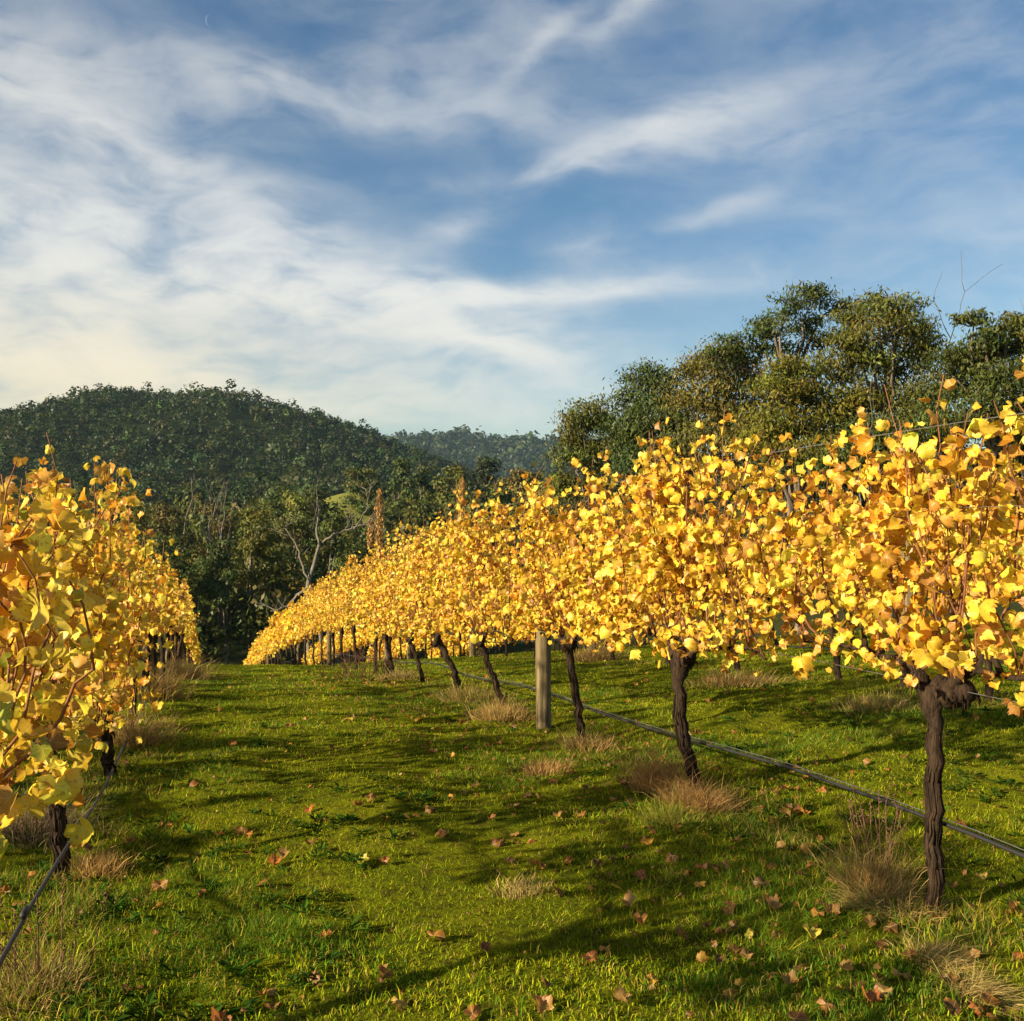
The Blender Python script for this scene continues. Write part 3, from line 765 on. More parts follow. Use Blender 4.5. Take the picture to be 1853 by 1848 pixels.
SINGLES = 300
def vine(D, Y, label, group, lod, head=None, base=None, hh=0.85, top=2.05, nshoot=18, nleaf=800, wts=None, lsize=0.115, side=-1, seed=0, half=1.10, thick=0.22, name='grape_vine', knob=None):
    """lod 3: leaves, canes one by one; 2: leaves joined; 1: simple far vine. side: the face turned to the camera (-1 left, +1 right)"""
    rg = np.random.default_rng(seed + 3000)
    b0 = rowpt(D, Y) if base is None else np.array([base[0], base[1], gz(base[0], base[1])])
    root = empty(name, b0, label, 'grapevine', group)
    sl = slope_at(D, Y)
    hd = b0 + np.array([0, 0, hh]) + ROW * rg.normal(0.16, 0.10) + LAT * rg.normal(0, 0.04) if head is None else np.asarray(head)
    hh = hd[2] - b0[2]
    k = {3: 10, 2: 7, 1: 5}[lod]; n = {3: 22, 2: 9, 1: 5}[lod]
    tr = 0.033 * rg.uniform(0.85, 1.15)
    P = curve_pts(b0 - [0, 0, 0.12], hd, LAT * rg.normal(0, 0.035) + ROW * rg.normal(0, 0.05), n, 0.007, rg)
    R = tr * (1.0 + 0.35 * np.exp(-np.linspace(0, 1, n) * 9) + 0.8 * np.exp(-((np.linspace(0, 1, n) - 1.0) / 0.09) ** 2))
    mt = MB(); tube(mt, P, R, k, None, 0.075 if lod > 1 else 0.05, seed)
    if lod == 3:                                           # stringy bark: loose strips hugging the stem
        for q in range(70):
            i0 = int(rg.integers(0, n - 7)); m_ = int(rg.integers(4, 7)); a = rg.uniform(0, 6.28)
            pp = []
            for i in range(i0, i0 + m_):
                a += rg.normal(0, 0.12)
                pp.append(P[i] + (LAT * math.cos(a) + ROW * math.sin(a)) * R[i] * rg.uniform(0.96, 1.08 + (0.22 if i == i0 + m_ - 1 and q % 3 == 0 else 0)))
            tube(mt, pp, np.linspace(tr * 0.17, tr * 0.06, m_), 4, tint((0.9, 0.85, 0.8), 1, 0.5, 0.05, rg)[0], 0.2, int(rg.integers(1e6)))
    mt.build('trunk', M_vbark, root, True, b0)
    # head knuckle and cordon arms
    ends = []
    mk = MB()
    for sgn in (1, -1):
        L = half * rg.uniform(0.92, 1.02)
        e = hd + ROW * sgn * L + np.array([0, 0, sl * sgn * L + 0.10])
        mid = hd + ROW * sgn * 0.16 + np.array([0, 0, 0.07])
        Pa = np.concatenate([curve_pts(hd - [0, 0, 0.05], mid, (0, 0, -0.02), 5), curve_pts(mid, e, (0, 0, 0.03), 9, 0.012, rg)[1:]])
        Ra = np.concatenate([np.linspace(tr * 1.25, tr * 0.85, 5), np.linspace(tr * 0.42, tr * 0.20, 8)])
        ma = MB(); tube(ma, Pa, Ra, max(5, k - 2), None, 0.12, seed + 7 + sgn)
        if lod == 3:
            for q in range(4):                             # old spur stubs
                i = int(rg.integers(2, 10)); d = unit(np.array([0, 0, 1.0]) + rg.normal(0, 0.4, 3))
                tube(ma, [Pa[i], Pa[i] + d * 0.03, Pa[i] + d * rg.uniform(0.05, 0.09)], [0.016, 0.014, 0.010], 5, None, 0.15, q)
            ma.build('cordon_arm', M_vbark, root, True, b0)
        else:
            mk.add(ma.V[0], ma.T[0], ma.Q[0], ma.C[0])
        ends.append(Pa)
    if lod != 3: mk.build('cordon_arm', M_vbark, root, True, b0)
    if lod == 3 and knob:
        mk = MB()
        r2 = np.random.default_rng(seed + 5)
        for (dt, dw, dz, rr) in knob:                      # shaggy lumps of old wood under the head
            c = hd + ROW * dt + LAT * dw + np.array([0, 0, dz])
            ax = unit(np.array([0.0, 0, 1]) + r2.normal(0, 0.5, 3))
            tube(mk, [c - ax * rr * 1.1, c - ax * rr * 0.7, c - ax * rr * 0.2, c + ax * rr * 0.3, c + ax * rr * 0.8, c + ax * rr * 1.1], np.array([0.35, 0.8, 1.0, 0.98, 0.7, 0.3]) * rr, 10, None, 0.13, int(r2.integers(1e6)))
            for q in range(26):
                d = rand_unit(1, r2)[0]; d[2] = d[2] * 0.8 - 0.1
                s = c + d * rr * 0.95
                tube(mk, [s, s + d * rr * 0.25 + [0, 0, -0.008], s + d * rr * r2.uniform(0.22, 0.42) + [0, 0, -0.03]], [0.007, 0.005, 0.002], 3, (0.7, 0.6, 0.55), 0, q)
        mk.build('head_knot', M_vbark, root, True, b0)
    # shoots
    LP, LS, mcane = [], [], MB()
    ridge = top
    dlv = nleaf / nshoot
    for s in range(nshoot):
        t0 = (-1 + 2 * (s + 0.5) / nshoot) * half * 1.03 + rg.normal(0, 0.05)
        if rg.uniform() < 0.2: t0 = rg.normal(0, 0.17) * half
        arm = ends[0] if t0 > 0 else ends[1]
        i = min(len(arm) - 1, int(round(min(1, abs(t0) / half) * (len(arm) - 1))))
        p0 = arm[max(i, 3)]
        Hs = b0[2] + sl * t0 + ridge * rg.uniform(0.86, 1.05) - p0[2]
        if rg.uniform() < 0.2: Hs *= rg.uniform(1.10, 1.24)
        tt = np.clip(t0 * 1.0 + rg.normal(0, 0.22), -half * 1.2, half * 1.2)
        p1 = p0 + ROW * (tt - t0) + LAT * rg.normal(0, thick * 0.7) + np.array([0, 0, Hs])
        Pc = curve_pts(p0, p1, ROW * rg.normal(0, 0.10) + LAT * rg.normal(0, thick * 0.4), 9, 0.014, rg)
        rc = rg.uniform(0.0045, 0.0072)
        if lod == 3:
            mm = MB(); tube(mm, Pc, np.linspace(rc, rc * 0.45, 9), 5, tint((1, 1, 1), 1, 0.2, 0.05, rg)[0]); mm.build('cane', M_cane, root, True, b0)
        elif lod == 2: tube(mcane, Pc, np.linspace(rc, rc * 0.5, 9), 4)
        elif s < 8: tube(mcane, Pc[::2], np.linspace(rc * 1.5, rc, 5), 3)
        m_ = int(dlv * rg.uniform(0.75, 1.25))
        f = rg.beta(1.0, 1.45, m_) * 1.04 + 0.0
        f = np.where(rg.uniform(size=m_) < 0.08, rg.uniform(0.85, 1.0, m_), f)
        q = np.stack([np.interp(np.clip(f, 0, 1), np.linspace(0, 1, 9), Pc[:, c]) for c in range(3)], 1)
        sd_ = rg.choice([-1, 1], m_)
        wide = np.where(f > 0.8, 0.45, 1.0)
        q += LAT[None] * (sd_ * np.minimum(np.abs(rg.normal(0.05, thick * 0.75, m_)), thick * 1.7) * wide)[:, None] + ROW[None] * (rg.normal(0, 0.11, m_) * wide)[:, None] + np.array([0, 0, 1.0]) * (rg.normal(-0.03, 0.06, m_))[:, None]
        LP.append(q); LS.append(sd_)
    if lod == 2: mcane.build('canes', M_cane, root, True, b0)
    elif lod == 1: mcane.build('canes', M_cane, root, True, b0)
    P = np.concatenate(LP); sd_ = np.concatenate(LS); n = len(P)
    tl = (P - b0) @ ROW
    th_ = (hd - b0) @ ROW
    hz = P[:, 2] - hd[2] - sl * (tl - th_)
    if D == L1D: ok = hz > -0.03
    else: ok = hz > np.where(np.abs(tl - th_) < 0.42, 0.10, 0.03) + rg.normal(0, 0.06, n)
    ok &= ~((np.abs(tl - th_) < 0.40) & (hz < 0.48) & (rg.uniform(size=n) < (0.5 if D == L1D else 0.42 if Y < 5 else 0.75)))
    ok |= (hz > -0.24) & (hz < 0.1) & (vnoise(tl * 4.1 + seed * 3.3, tl * 0 + seed, 21) > 0.70) & (np.abs(tl - th_) > 0.25)   # drooping laterals
    ok &= (np.abs((P - hd) @ LAT) < thick * 1.9) & ((hz > -0.12) | (np.abs((P - hd) @ LAT) < thick * 1.1))
    lace = vnoise(tl * 3.4 + seed * 5.1, P[:, 2] * 3.4, 23)
    ok &= ~((lace < 0.30) & (rg.uniform(size=n) < 0.72))                                           # see-through gaps
    if lod == 1 and D > R2D + 1: P[:, 2] -= 0.16 * rg.uniform(size=n) ; ok[:] = True
    P, sd_ = P[ok], sd_[ok]; n = len(P)
    Fm = leaf_frames(n, sd_.astype(float), rg)
    S = lsize * np.exp(rg.normal(0, 0.24, n)) * (1.35 if lod == 1 else 1.0)
    wts = np.array(wts if wts is not None else [0.36, 0.28, 0.10, 0.13, 0.08, 0.03, 0.02]); wts = wts / wts.sum()
    # shoots ripen together: colour varies along the vine in patches
    ci = np.array([rg.choice(len(PAL), p=wts) for _ in range(n)])
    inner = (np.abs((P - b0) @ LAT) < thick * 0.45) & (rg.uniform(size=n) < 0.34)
    ci = np.where(inner, rg.choice([3, 4, 6], n), ci)          # dried browner inner leaves, whose colour also puts in the canopy's dark depth
    cols = PAL[ci] * np.exp(rg.normal(-0.04, 0.24, (n, 1)))
    tl = (P - b0) @ ROW
    pn = vnoise(tl * 2.2 + seed * 7, P[:, 2] * 2.2, 7)[:, None]
    cols = np.clip(cols * (1 - 0.35 * pn) + 0.35 * pn * np.array([0.74, 0.43, 0.035]), 0, 0.95)
    rest = np.arange(n)
    if lod == 3:
        dist = np.linalg.norm(P, axis=1)
        facing = np.abs(np.einsum('ni,ni->n', Fm[:, :, 2], unit(P)))
        vis = np.clip(((P - b0) @ LAT) * side / thick, -1, 1.5)
        score = S / dist * (0.35 + facing) * (1.0 + 0.8 * vis)
        order = np.argsort(-score)
        pick, rest = order[:SINGLES], order[SINGLES:]
        for i in pick:
            o = bpy.data.objects.new('leaf', LEAF_MESH[int(rg.integers(len(LEAF_MESH)))])
            COL.objects.link(o)
            o.parent = root
            M = np.eye(4); M[:3, :3] = Fm[i] * S[i] * 1.06; M[:3, 3] = P[i] - b0
            o.matrix_basis = Matrix(M.tolist())
            o.color = (*[float(q) for q in cols[i]], 1.0)
    if len(rest):
        mf = MB()
        stamp(mf, TEMPL[1 if lod == 3 and Y < 10 else 0], P[rest], Fm[rest], S[rest] * 1.05, cols[rest], rg)
        tag(mf.build('leaves', M_leafN if lod > 1 else M_far, root, False, b0), kind='stuff')
    return root

ORD = ['first', 'second', 'third', 'fourth', 'fifth', 'sixth', 'seventh', 'eighth', 'ninth', 'tenth', 'eleventh', 'twelfth', 'thirteenth', 'fourteenth', 'fifteenth', 'sixteenth', 'seventeenth', 'eighteenth', 'nineteenth', 'twentieth']
ORD += ['twenty-' + q for q in ORD[:9]] + ['thirtieth'] + ['thirty-' + q for q in ORD[:9]] + ['fortieth']
R1D, L1D, R2D, R3D, R4D = 3.175, -0.646, 7.0, 10.8, 14.6
WT_R = [0.34, 0.31, 0.06, 0.12, 0.11, 0.015, 0.045]
WT_L = [0.33, 0.34, 0.11, 0.10, 0.06, 0.04, 0.02]
# right-hand row: photo pixels of trunk foot and head for the nearest seven
NEAR_R = [(4.47, 1690, 1690, 1242, 'nearest right-hand vine, golden, thick upright trunk with a shaggy knotted head'),
          (6.50, 1280, 1234, 1190, 'second vine of the right-hand row, brown dry grass round its leaning trunk'),
          (8.55, 1062, 1026, 1165, 'slender-trunked vine immediately right of the near timber post'),
          (10.7, 924, 868, 1158, 'vine with a strongly leaning trunk immediately left of the near timber post'),
          (12.8, 832, 788, 1158, 'fifth vine of the right-hand row, dark trunk slanting to a clenched head'),
          (14.8, 770, 741, 1156, 'sixth vine of the right-hand row, short dark trunk with an S bend'),
          (17.1, 713, 696, 1152, 'seventh vine of the right-hand row, upright trunk beside a pale post and brown twigs')]
GRP = 'vines of the right-hand row'
for i, (Y, xb, xh, yh, lab) in enumerate(NEAR_R):
    bX = (xb - 926.5) / F * Y
    hY = Y + 0.06
    head = px(xh, yh, hY)
    knob = [(0.0, 0.03, -0.02, 0.062), (-0.09, 0.02, -0.02, 0.062), (0.07, -0.02, 0.02, 0.042), (-0.16, 0.03, 0.0, 0.045)] if i == 0 else [(0.0, 0.0, 0.0, 0.062), (-0.09, 0.0, 0.0, 0.048)] if i < 3 else [(0, 0, 0, 0.06)]
    vine(R1D, Y, lab, GRP, 3, head, (bX, Y), nshoot=38 if i < 3 else 34, nleaf=2900 if i < 3 else 2500, wts=WT_R, side=-1, seed=i, top=2.08, knob=knob, lsize=0.054)
Y = 19.2; i = 7
while Y < 86:
    vine(R1D, Y, f'{ORD[i]} vine from the camera in the right-hand row, golden leaves', GRP, 2 if Y < 32 else 1, nshoot=16, nleaf=2000 if Y < 32 else 900, wts=WT_R, seed=i, top=2.12, hh=0.84, lsize=0.060 if Y < 32 else 0.085, thick=0.2)
    Y += 2.1; i += 1
# left-hand row
NEAR_L = [(2.78, -60, 40, 1500, 'closest vine on the left edge, big glowing yellow leaves'),
          (4.88, 113, 84, 1330, 'left-hand vine with a dark trunk beside the sagging hose, big orange-yellow leaves'),
          (7.0, 206, 190, 1320, 'second left-hand trunk, dark and forked, under broad backlit leaves')]
GRL = 'vines of the left-hand row'
for i, (Y, xb, xh, yh, lab) in enumerate(NEAR_L):
    base = None; head = None
    if i:
        bX = (xb - 926.5) / F * Y; base = (bX, Y); head = px(xh, yh, Y + 0.05)
    vine(L1D, Y, lab, GRL, 3, head, base, nshoot=26, nleaf=1400, wts=WT_L, side=1, seed=100 + i, top=[1.66, 1.84, 1.78][i], lsize=0.059, thick=0.19, knob=[(0, 0, 0, 0.06)], hh=0.80)
Y = 9.1; i = 3
while Y < 62:
    vine(L1D, Y, f'{ORD[i]} vine from the camera in the left-hand row, yellow-green leaves', GRL, 3 if i < 6 else 2 if Y < 32 else 1, nshoot=16, nleaf=520 if Y < 32 else 420, wts=WT_L if i < 4 else WT_R, side=1, seed=100 + i, top=1.64 if i == 3 else 1.56, hh=0.75, lsize=0.066 if Y < 32 else 0.09, thick=0.2)
    Y += 2.1; i += 1
Y = 4.3; i = 0
while Y < 46:
    vine(-4.35, Y, f'{ORD[i]} vine of the row behind the left-hand row, glimpsed through its leaves', 'vines of the row behind the left-hand row', 1, nshoot=12, nleaf=420, wts=WT_L, seed=400 + i, top=1.65, hh=0.8, lsize=0.085, thick=0.2)
    Y += 2.1; i += 1
# rows further right, seen through and under the first
Y = 9.2; i = 0
while Y < 70:
    lab = 'vine of the second right-hand row, its thin dark trunk leaning beside a stout post' if i == 1 else f'{ORD[i]} vine of the second right-hand row, seen under the nearer golden canopy'
    vine(R2D, Y, lab, 'vines of the second right-hand row', 2 if Y < 20 else 1, nshoot=15, nleaf=1300 if Y < 20 else 550, wts=WT_R, seed=200 + i, top=2.0, hh=0.86, lsize=0.072 if Y < 20 else 0.10, thick=0.2)
    Y += 2.1; i += 1
for r, D in enumerate((R3D, R4D)):
    Y = 13.0 + 4 * r; i = 0
    while Y < 66:
        vine(D, Y, ['golden vine of the third right-hand row glimpsed between the nearer trunks', 'yellow vine of the fourth right-hand row, far back behind the others'][r], ['vines of the third right-hand row', 'vines of the fourth right-hand row'][r], 1, nshoot=10, nleaf=300, wts=WT_R, seed=300 + 60 * r + i, top=2.0, hh=0.86, lsize=0.12, thick=0.2)
        Y += 2.1; i += 1

# ------------------------------------------------------------------ trellis: posts, wires, drip hoses
def post(D, Y, h, r, label, group, seed):
    b0 = rowpt(D, Y)
    root = empty('trellis_post', b0, label, 'post', group)
    mb = MB()
    P = np.array([b0 + [0, 0, z] for z in np.linspace(-0.2, h, 9)])
    P[:, 0] += np.linspace(0.0, -0.012, 9)
    tube(mb, P, r * (1 + 0.02 * np.sin(np.arange(9) * 2.0 + seed)), 16, None, 0.012, seed, cap=False)
    V = np.concatenate([P[-1:] + [0, 0, 0.006], P[-1] + np.array([[r * 0.985 * math.cos(a), r * 0.985 * math.sin(a), 0.012 * math.cos(a)] for a in np.arange(16) * math.pi / 8])])
    mb.build('pole', M_post, root, True, b0)
    m2 = MB(); m2.add(V, [[0, 1 + j, 1 + (j + 1) % 16] for j in range(16)])
    m2.build('end_grain', M_post, root, False, b0)
    return root
for i, Y in enumerate((9.6, 17.75, 26.1, 34.5, 42.9, 51.3)):
    post(R1D, Y, 1.32 if i == 0 else 1.5, 0.072 if i == 0 else 0.062, ['stout round timber post standing in the right-hand row', 'pale weathered post beside the brown twiggy bush', 'third post down the right-hand row, grey and thin', 'fourth post down the right-hand row', 'fifth post down the right-hand row', 'sixth post down the right-hand row, near its far end'][i], 'timber posts of the right-hand row', i)
for i, Y in enumerate((10.2, 18.5, 26.8, 35.1)):
    post(R2D, Y, 1.5, 0.085, ['thick post in the second row, behind the nearest right-hand vine', 'post of the second row above a pale grass tuft', 'post of the second row seen left of the near timber post', 'farthest post seen in the second row'][i], 'timber posts of the second row', 20 + i)
for i, Y in enumerate((11.9, 20.2, 28.5)):
    post(L1D, Y, 1.3, 0.06, ['first timber post visible in the left-hand row', 'second post of the left-hand row in its dry grass', 'third post of the left-hand row near the crest'][i], 'timber posts of the left-hand row', 40 + i)

def line(name, D, hs, y0, y1, r, mat, label, cat, group, sag=0.02, step=1.05, seed=0, k=5):
    rg = np.random.default_rng(seed)
    Ys = np.arange(y0, y1, step)
    P = np.array([rowpt(D(y) if callable(D) else D, y, (hs(y) if callable(hs) else hs) + rg.normal(0, sag)) for y in Ys])
    z = P[:, 2].copy(); P[1:-1, 2] = (z[:-2] + z[1:-1] + z[2:]) / 3
    mb = MB(); tube(mb, P, r, k, None, 0, seed, True)
    return tag(mb.build(name, mat, None, True, P[0]), label, cat, group)
for D, nm, hs in ((R1D, 'right-hand row', (0.97, 1.74, 2.10)), (L1D, 'left-hand row', (0.9, 1.5)), (R2D, 'second right-hand row', (0.98, 1.75))):
    for j, h in enumerate(hs):
        line('trellis_wire', D + (0.05 if j == 0 else -0.03), h, 2.2 if D > 0 else 1.6, 80 if D != L1D else 55, 0.0021, M_wire, f'{["lowest", "middle" if len(hs) > 2 else "upper", "topmost"][j]} trellis wire of the {nm}', 'wire', 'trellis wires', 0.012, seed=int(abs(D) * 10) + j, k=4)
hose_h = lambda y: 0.37 - 0.08 * min(1, max(0, (y - 4.4) / 2.5)) + 0.03 * math.sin(y * 1.4)
def hose(D, hs, y0, y1, label, seed):
    o = line('drip_hose', D, hs, y0, y1, 0.0090 if D == R1D + 0.05 else 0.0085, M_hose, label, 'hose', 'drip irrigation hoses', 0.008, 0.7, seed, 7)
    return o
h1 = hose(R1D + 0.05, hose_h, 2.2, 70, 'black drip hose strung along the right-hand row at knee height', 1)
line('hose_wire', R1D + 0.05, lambda y: hose_h(y) + 0.022, 2.2, 70, 0.0022, M_wire, 'thin wire carrying the right-hand drip hose', 'wire', 'hose wires', 0.004, 0.7, 1, 4)
hose(R2D + 0.05, lambda y: 0.36, 8, 60, 'black drip hose under the second right-hand row', 3)
hl = lambda y: float(np.interp(y, [1.5, 3.1, 4.3, 6.9, 9], [0.44, 0.33, 0.21, 0.07, 0.05]))
hose(lambda y: -0.62, hl, 1.6, 50, 'grey drip hose sagging along the left-hand row beside the lane', 5)
mb = MB(); p = rowpt(-0.62, 3.5, hl(3.5)); q = rowpt(-0.62, 3.57, hl(3.57)); tube(mb, [p, (p + q) / 2, q], [0.011, 0.0125, 0.011], 8)
tag(mb.build('hose_joiner', M_hose, None, True, p), 'short black joiner ring on the left-hand drip hose', 'hose joiner')

# ------------------------------------------------------------------ grass
def blades(mb, X, Y, H, W, lean, cols, rg, segs=2, Z=None):
    n = len(X)
    Z = ground(X, Y) - 0.008 if Z is None else Z
    a = rg.uniform(0, 6.28, n)
    ld = np.stack([np.cos(a), np.sin(a), np.zeros(n)], 1)
    b = rg.uniform(0, 6.28, n)
    wd = np.stack([np.cos(b), np.sin(b), np.zeros(n)], 1) * (W / 2)[:, None]
    base = np.stack([X, Y, Z], 1)
    up = np.array([0, 0, 1.0])
    mid = base + up * (H * 0.6)[:, None] + ld * (H * lean * 0.35)[:, None]
    tip = base + up * (H * (1 - 0.35 * lean))[:, None] + ld * (H * lean)[:, None]
    if segs == 2:
        V = np.stack([base - wd, base + wd, mid + wd * 0.7, mid - wd * 0.7, tip], 1).reshape(-1, 3)
        o = (np.arange(n) * 5)[:, None]
        mb.add(V, o + [3, 2, 4], o + [0, 1, 2, 3], np.repeat(cols, 5, 0))
    else:
        V = np.stack([base - wd, base + wd, tip], 1).reshape(-1, 3)
        mb.add(V, np.arange(3 * n).reshape(-1, 3), None, np.repeat(cols, 3, 0))
ROWS = np.array([L1D, R1D, R2D, R3D, R4D])
GCOL = np.array([(0.250, 0.320, 0.010), (0.385, 0.405, 0.012), (0.105, 0.200, 0.014), (0.40, 0.34, 0.03)])
STRAW = np.array([(0.38, 0.26, 0.06), (0.30, 0.18, 0.05), (0.44, 0.34, 0.09)])
def turf():
    rg = np.random.default_rng(61); mb = MB()
    bands = [(1.3, 2.4, 2500), (2.4, 4, 7600), (4, 6, 5200), (6, 8, 3200), (8, 11, 2000), (11, 16, 1050), (16, 24, 480), (24, 36, 190)]
    for y0, y1, dn in bands:
        xw = lambda y: 0.52 * y + 1.4
        n = int((y1 - y0) * 2 * xw((y0 + y1) / 2) * dn)
        Y = rg.uniform(y0, y1, n); X = rg.uniform(-1, 1, n) * xw(Y)
        D = X + KR * Y
        ok = (D > -3.0) & (D < 27); X, Y, D = X[ok], Y[ok], D[ok]; n = len(X)
        p1 = vnoise(X * 0.9, Y * 0.9, 11); p2 = vnoise(X * 2.7 + 9, Y * 2.7, 12); p3 = vnoise(X * 6.5, Y * 6.5, 13)
        dr = np.min(np.abs(D[:, None] - ROWS[None]), 1)
        under = np.clip(1 - dr / 0.55, 0, 1)
        lush = np.clip(0.5 * p1 + 0.35 * p2 + 0.25 * p3, 0, 1)
        keep = rg.uniform(size=n) < 0.22 + 1.15 * lush
        X, Y, D, p1, p2, p3, under, lush = [q[keep] for q in (X, Y, D, p1, p2, p3, under, lush)]; n = len(X)
        H = (0.016 + 0.036 * lush ** 1.5 + 0.035 * under * p2) * np.exp(rg.normal(0, 0.32, n))
        W = 0.0030 + 0.00048 * Y
        idx = np.where(0.5 * p1 + 0.5 * p2 + rg.normal(0, 0.10, n) > 0.56, 2, np.where(p2 + rg.normal(0, 0.25, n) > 0.55, 1, 0))
        idx = np.where(rg.uniform(size=n) < 0.08, 3, idx)
        cols = GCOL[idx] * np.exp(rg.normal(0, 0.18, (n, 1)))
        st = rg.uniform(size=n) < 0.06 + (0.45 + 0.3 * (D > 5)) * under * p2 + 0.16 * (p3 > 0.70)
        cols[st] = STRAW[rg.integers(0, 3, st.sum())] * np.exp(rg.normal(0, 0.2, (st.sum(), 1)))
        blades(mb, X, Y, H, W, rg.uniform(0.2, 1.1, n), cols, rg, 2 if y1 < 5 else 1)
    return tag(mb.build('grass', M_grass), kind='stuff')
turf()

# low broad-leaved weeds in the turf
def weeds():
    rg = np.random.default_rng(71); mb = MB()
    for i in range(1300):
        Y = 2.3 + 10 * rg.uniform() ** 1.5; X = rg.uniform(-0.5, 0.5) * Y * 1.05
        if X + KR * Y < -1.5: continue
        if vnoise(np.array(X * 0.8), np.array(Y * 0.8), 31) < 0.42: continue
        n = int(rg.integers(8, 20)); R = rg.uniform(0.03, 0.09)
        base = tint((0.045, 0.092, 0.010), 1, 0.3, 0.12, rg)[0]
        a = rg.uniform(0, 6.28, n); el_ = rg.uniform(0.1, 0.8, n)
        d = np.stack([np.cos(a) * np.cos(el_), np.sin(a) * np.cos(el_), np.sin(el_)], 1)
        s = np.stack([-np.sin(a), np.cos(a), np.zeros(n)], 1)
        L = R * rg.uniform(0.5, 1.1, n); W = L * rg.uniform(0.2, 0.4, n)
        b = np.stack([X + rg.normal(0, R * 0.3, n), Y + rg.normal(0, R * 0.3, n), np.zeros(n)], 1); b[:, 2] = ground(b[:, 0], b[:, 1]) + 0.012
        mid = b + d * (L * 0.55)[:, None]; tip = b + d * L[:, None] - np.array([0, 0, 1.0]) * (L * 0.18)[:, None]
        V = np.stack([b, mid + s * (W / 2)[:, None], tip, mid - s * (W / 2)[:, None]], 1).reshape(-1, 3)
        mb.add(V, None, np.arange(4 * n).reshape(-1, 4), np.repeat(base * np.exp(rg.normal(0, 0.2, (n, 1))), 4, 0))
    return tag(mb.build('weeds', M_grass), kind='stuff')
weeds()

# tufts of dry grass one can point to
def tuft(label, x, Y, R, H, n, cols, seed, lean=(0, 0), flat=0.6, name='dry_grass_tuft', wid=0.003, group='dry grass tufts'):
    rg = np.random.default_rng(seed + 40)
    R *= 0.85; H *= 0.72; n = int(n * 0.85); wid *= 0.8
    X0 = (x - 926.5) / F * Y
    b0 = np.array([X0, Y, gz(X0, Y)])
    mb = MB()
    X = X0 + rg.normal(0, R * 0.5, n); Yy = Y + rg.normal(0, R * 0.5, n)
    Z = ground(X, Yy) - 0.01
    hh = H * np.exp(rg.normal(-0.1, 0.32, n))
    out = np.stack([X - X0, Yy - Y, np.zeros(n)], 1) / R
    d = unit(out * flat + rg.normal(0, 0.35 * flat + 0.12, (n, 3)) * [1, 1, 0.2] + np.array([lean[0], lean[1], 1.0]))
    arch = unit(d * [1, 1, 0] + rg.normal(0, 0.5, (n, 3)) * [1, 1, 0])
    base = np.stack([X, Yy, Z], 1)
    s = unit(np.cross(d, rand_unit(n, rg))) * (wid * rg.uniform(0.6, 1.4, n))[:, None] / 2
    mid = base + d * (hh * 0.55)[:, None]
    tip = mid + unit(d + arch * flat * 0.9 + rg.normal(0, 0.3, (n, 3)) - np.array([0, 0, 0.25 * flat]))* (hh * 0.5)[:, None]
    tip[:, 2] = np.maximum(tip[:, 2], ground(tip[:, 0], tip[:, 1]) + 0.01)
    V = np.stack([base - s, base + s, mid + s * 0.8, mid - s * 0.8, tip], 1).reshape(-1, 3)
    o = (np.arange(n) * 5)[:, None]
    cc = np.asarray(cols)[rg.integers(0, len(cols), n)] * np.exp(rg.normal(0, 0.2, (n, 1)))
    mb.add(V, o + [3, 2, 4], o + [0, 1, 2, 3], np.repeat(cc, 5, 0))
    return tag(mb.build(name, M_grass, None, False, b0), label, 'grass tuft', group)
RUST = [(0.42, 0.25, 0.085), (0.48, 0.32, 0.12), (0.34, 0.19, 0.06)]
HAY = [(0.50, 0.37, 0.14), (0.42, 0.28, 0.10), (0.34, 0.30, 0.08)]
MIXG = [(0.42, 0.32, 0.12), (0.22, 0.24, 0.03), (0.34, 0.20, 0.08)]
tuft('fluffy reddish-brown dry grass at the foot of the second right-hand vine', 1262, 6.15, 0.17, 0.21, 2600, RUST, 1, flat=0.75)
tuft('taller brown dry grass just left of the second right-hand vine', 1190, 6.6, 0.15, 0.34, 1300, RUST, 2, flat=0.5)
tuft('yellow-green tall grass in front of the fluffy brown tuft', 1215, 5.75, 0.17, 0.16, 700, [(0.24, 0.27, 0.03), (0.36, 0.30, 0.06)], 3)
tuft('straw-coloured tuft with stiff upright stalks left of the nearest trunk', 1580, 4.62, 0.13, 0.30, 900, HAY + RUST, 4, flat=0.55)
tuft('combed-over hay-coloured tuft on the ground at the nearest trunk foot', 1600, 4.45, 0.17, 0.17, 1100, HAY, 5, lean=(-0.8, -0.5), flat=1.1)
tuft('pale hay tuft lying flat right of the nearest trunk', 1690, 3.92, 0.11, 0.16, 800, HAY, 6, lean=(0.9, -0.2), flat=1.2)
tuft('domed pale hay tuft nearest the bottom right corner', 1760, 3.66, 0.10, 0.15, 1000, HAY, 7, lean=(0.6, -0.6), flat=1.2)
tuft('pale dry tuft at the foot of the leaning trunk left of the post', 905, 10.3, 0.28, 0.24, 1300, HAY + RUST, 8, wid=0.006)
tuft('brownish dry tuft between the near timber post and the slender trunk', 1062, 8.25, 0.20, 0.17, 900, RUST + HAY, 9, wid=0.005)
tuft('low pinkish dry tuft left of the second right-hand vine', 985, 7.3, 0.20, 0.13, 800, RUST, 10, wid=0.005)
tuft('golden dry tuft at the foot of the fifth right-hand vine', 850, 12.2, 0.35, 0.26, 1100, MIXG, 11, wid=0.007)
tuft('small pale dry tuft before the twiggy brown bush', 722, 16.3, 0.32, 0.26, 900, HAY, 12, wid=0.009)
tuft('pale tuft under the second row seen between post and slender trunk', 1075, 18.0, 0.4, 0.42, 900, HAY + RUST, 13, wid=0.010)
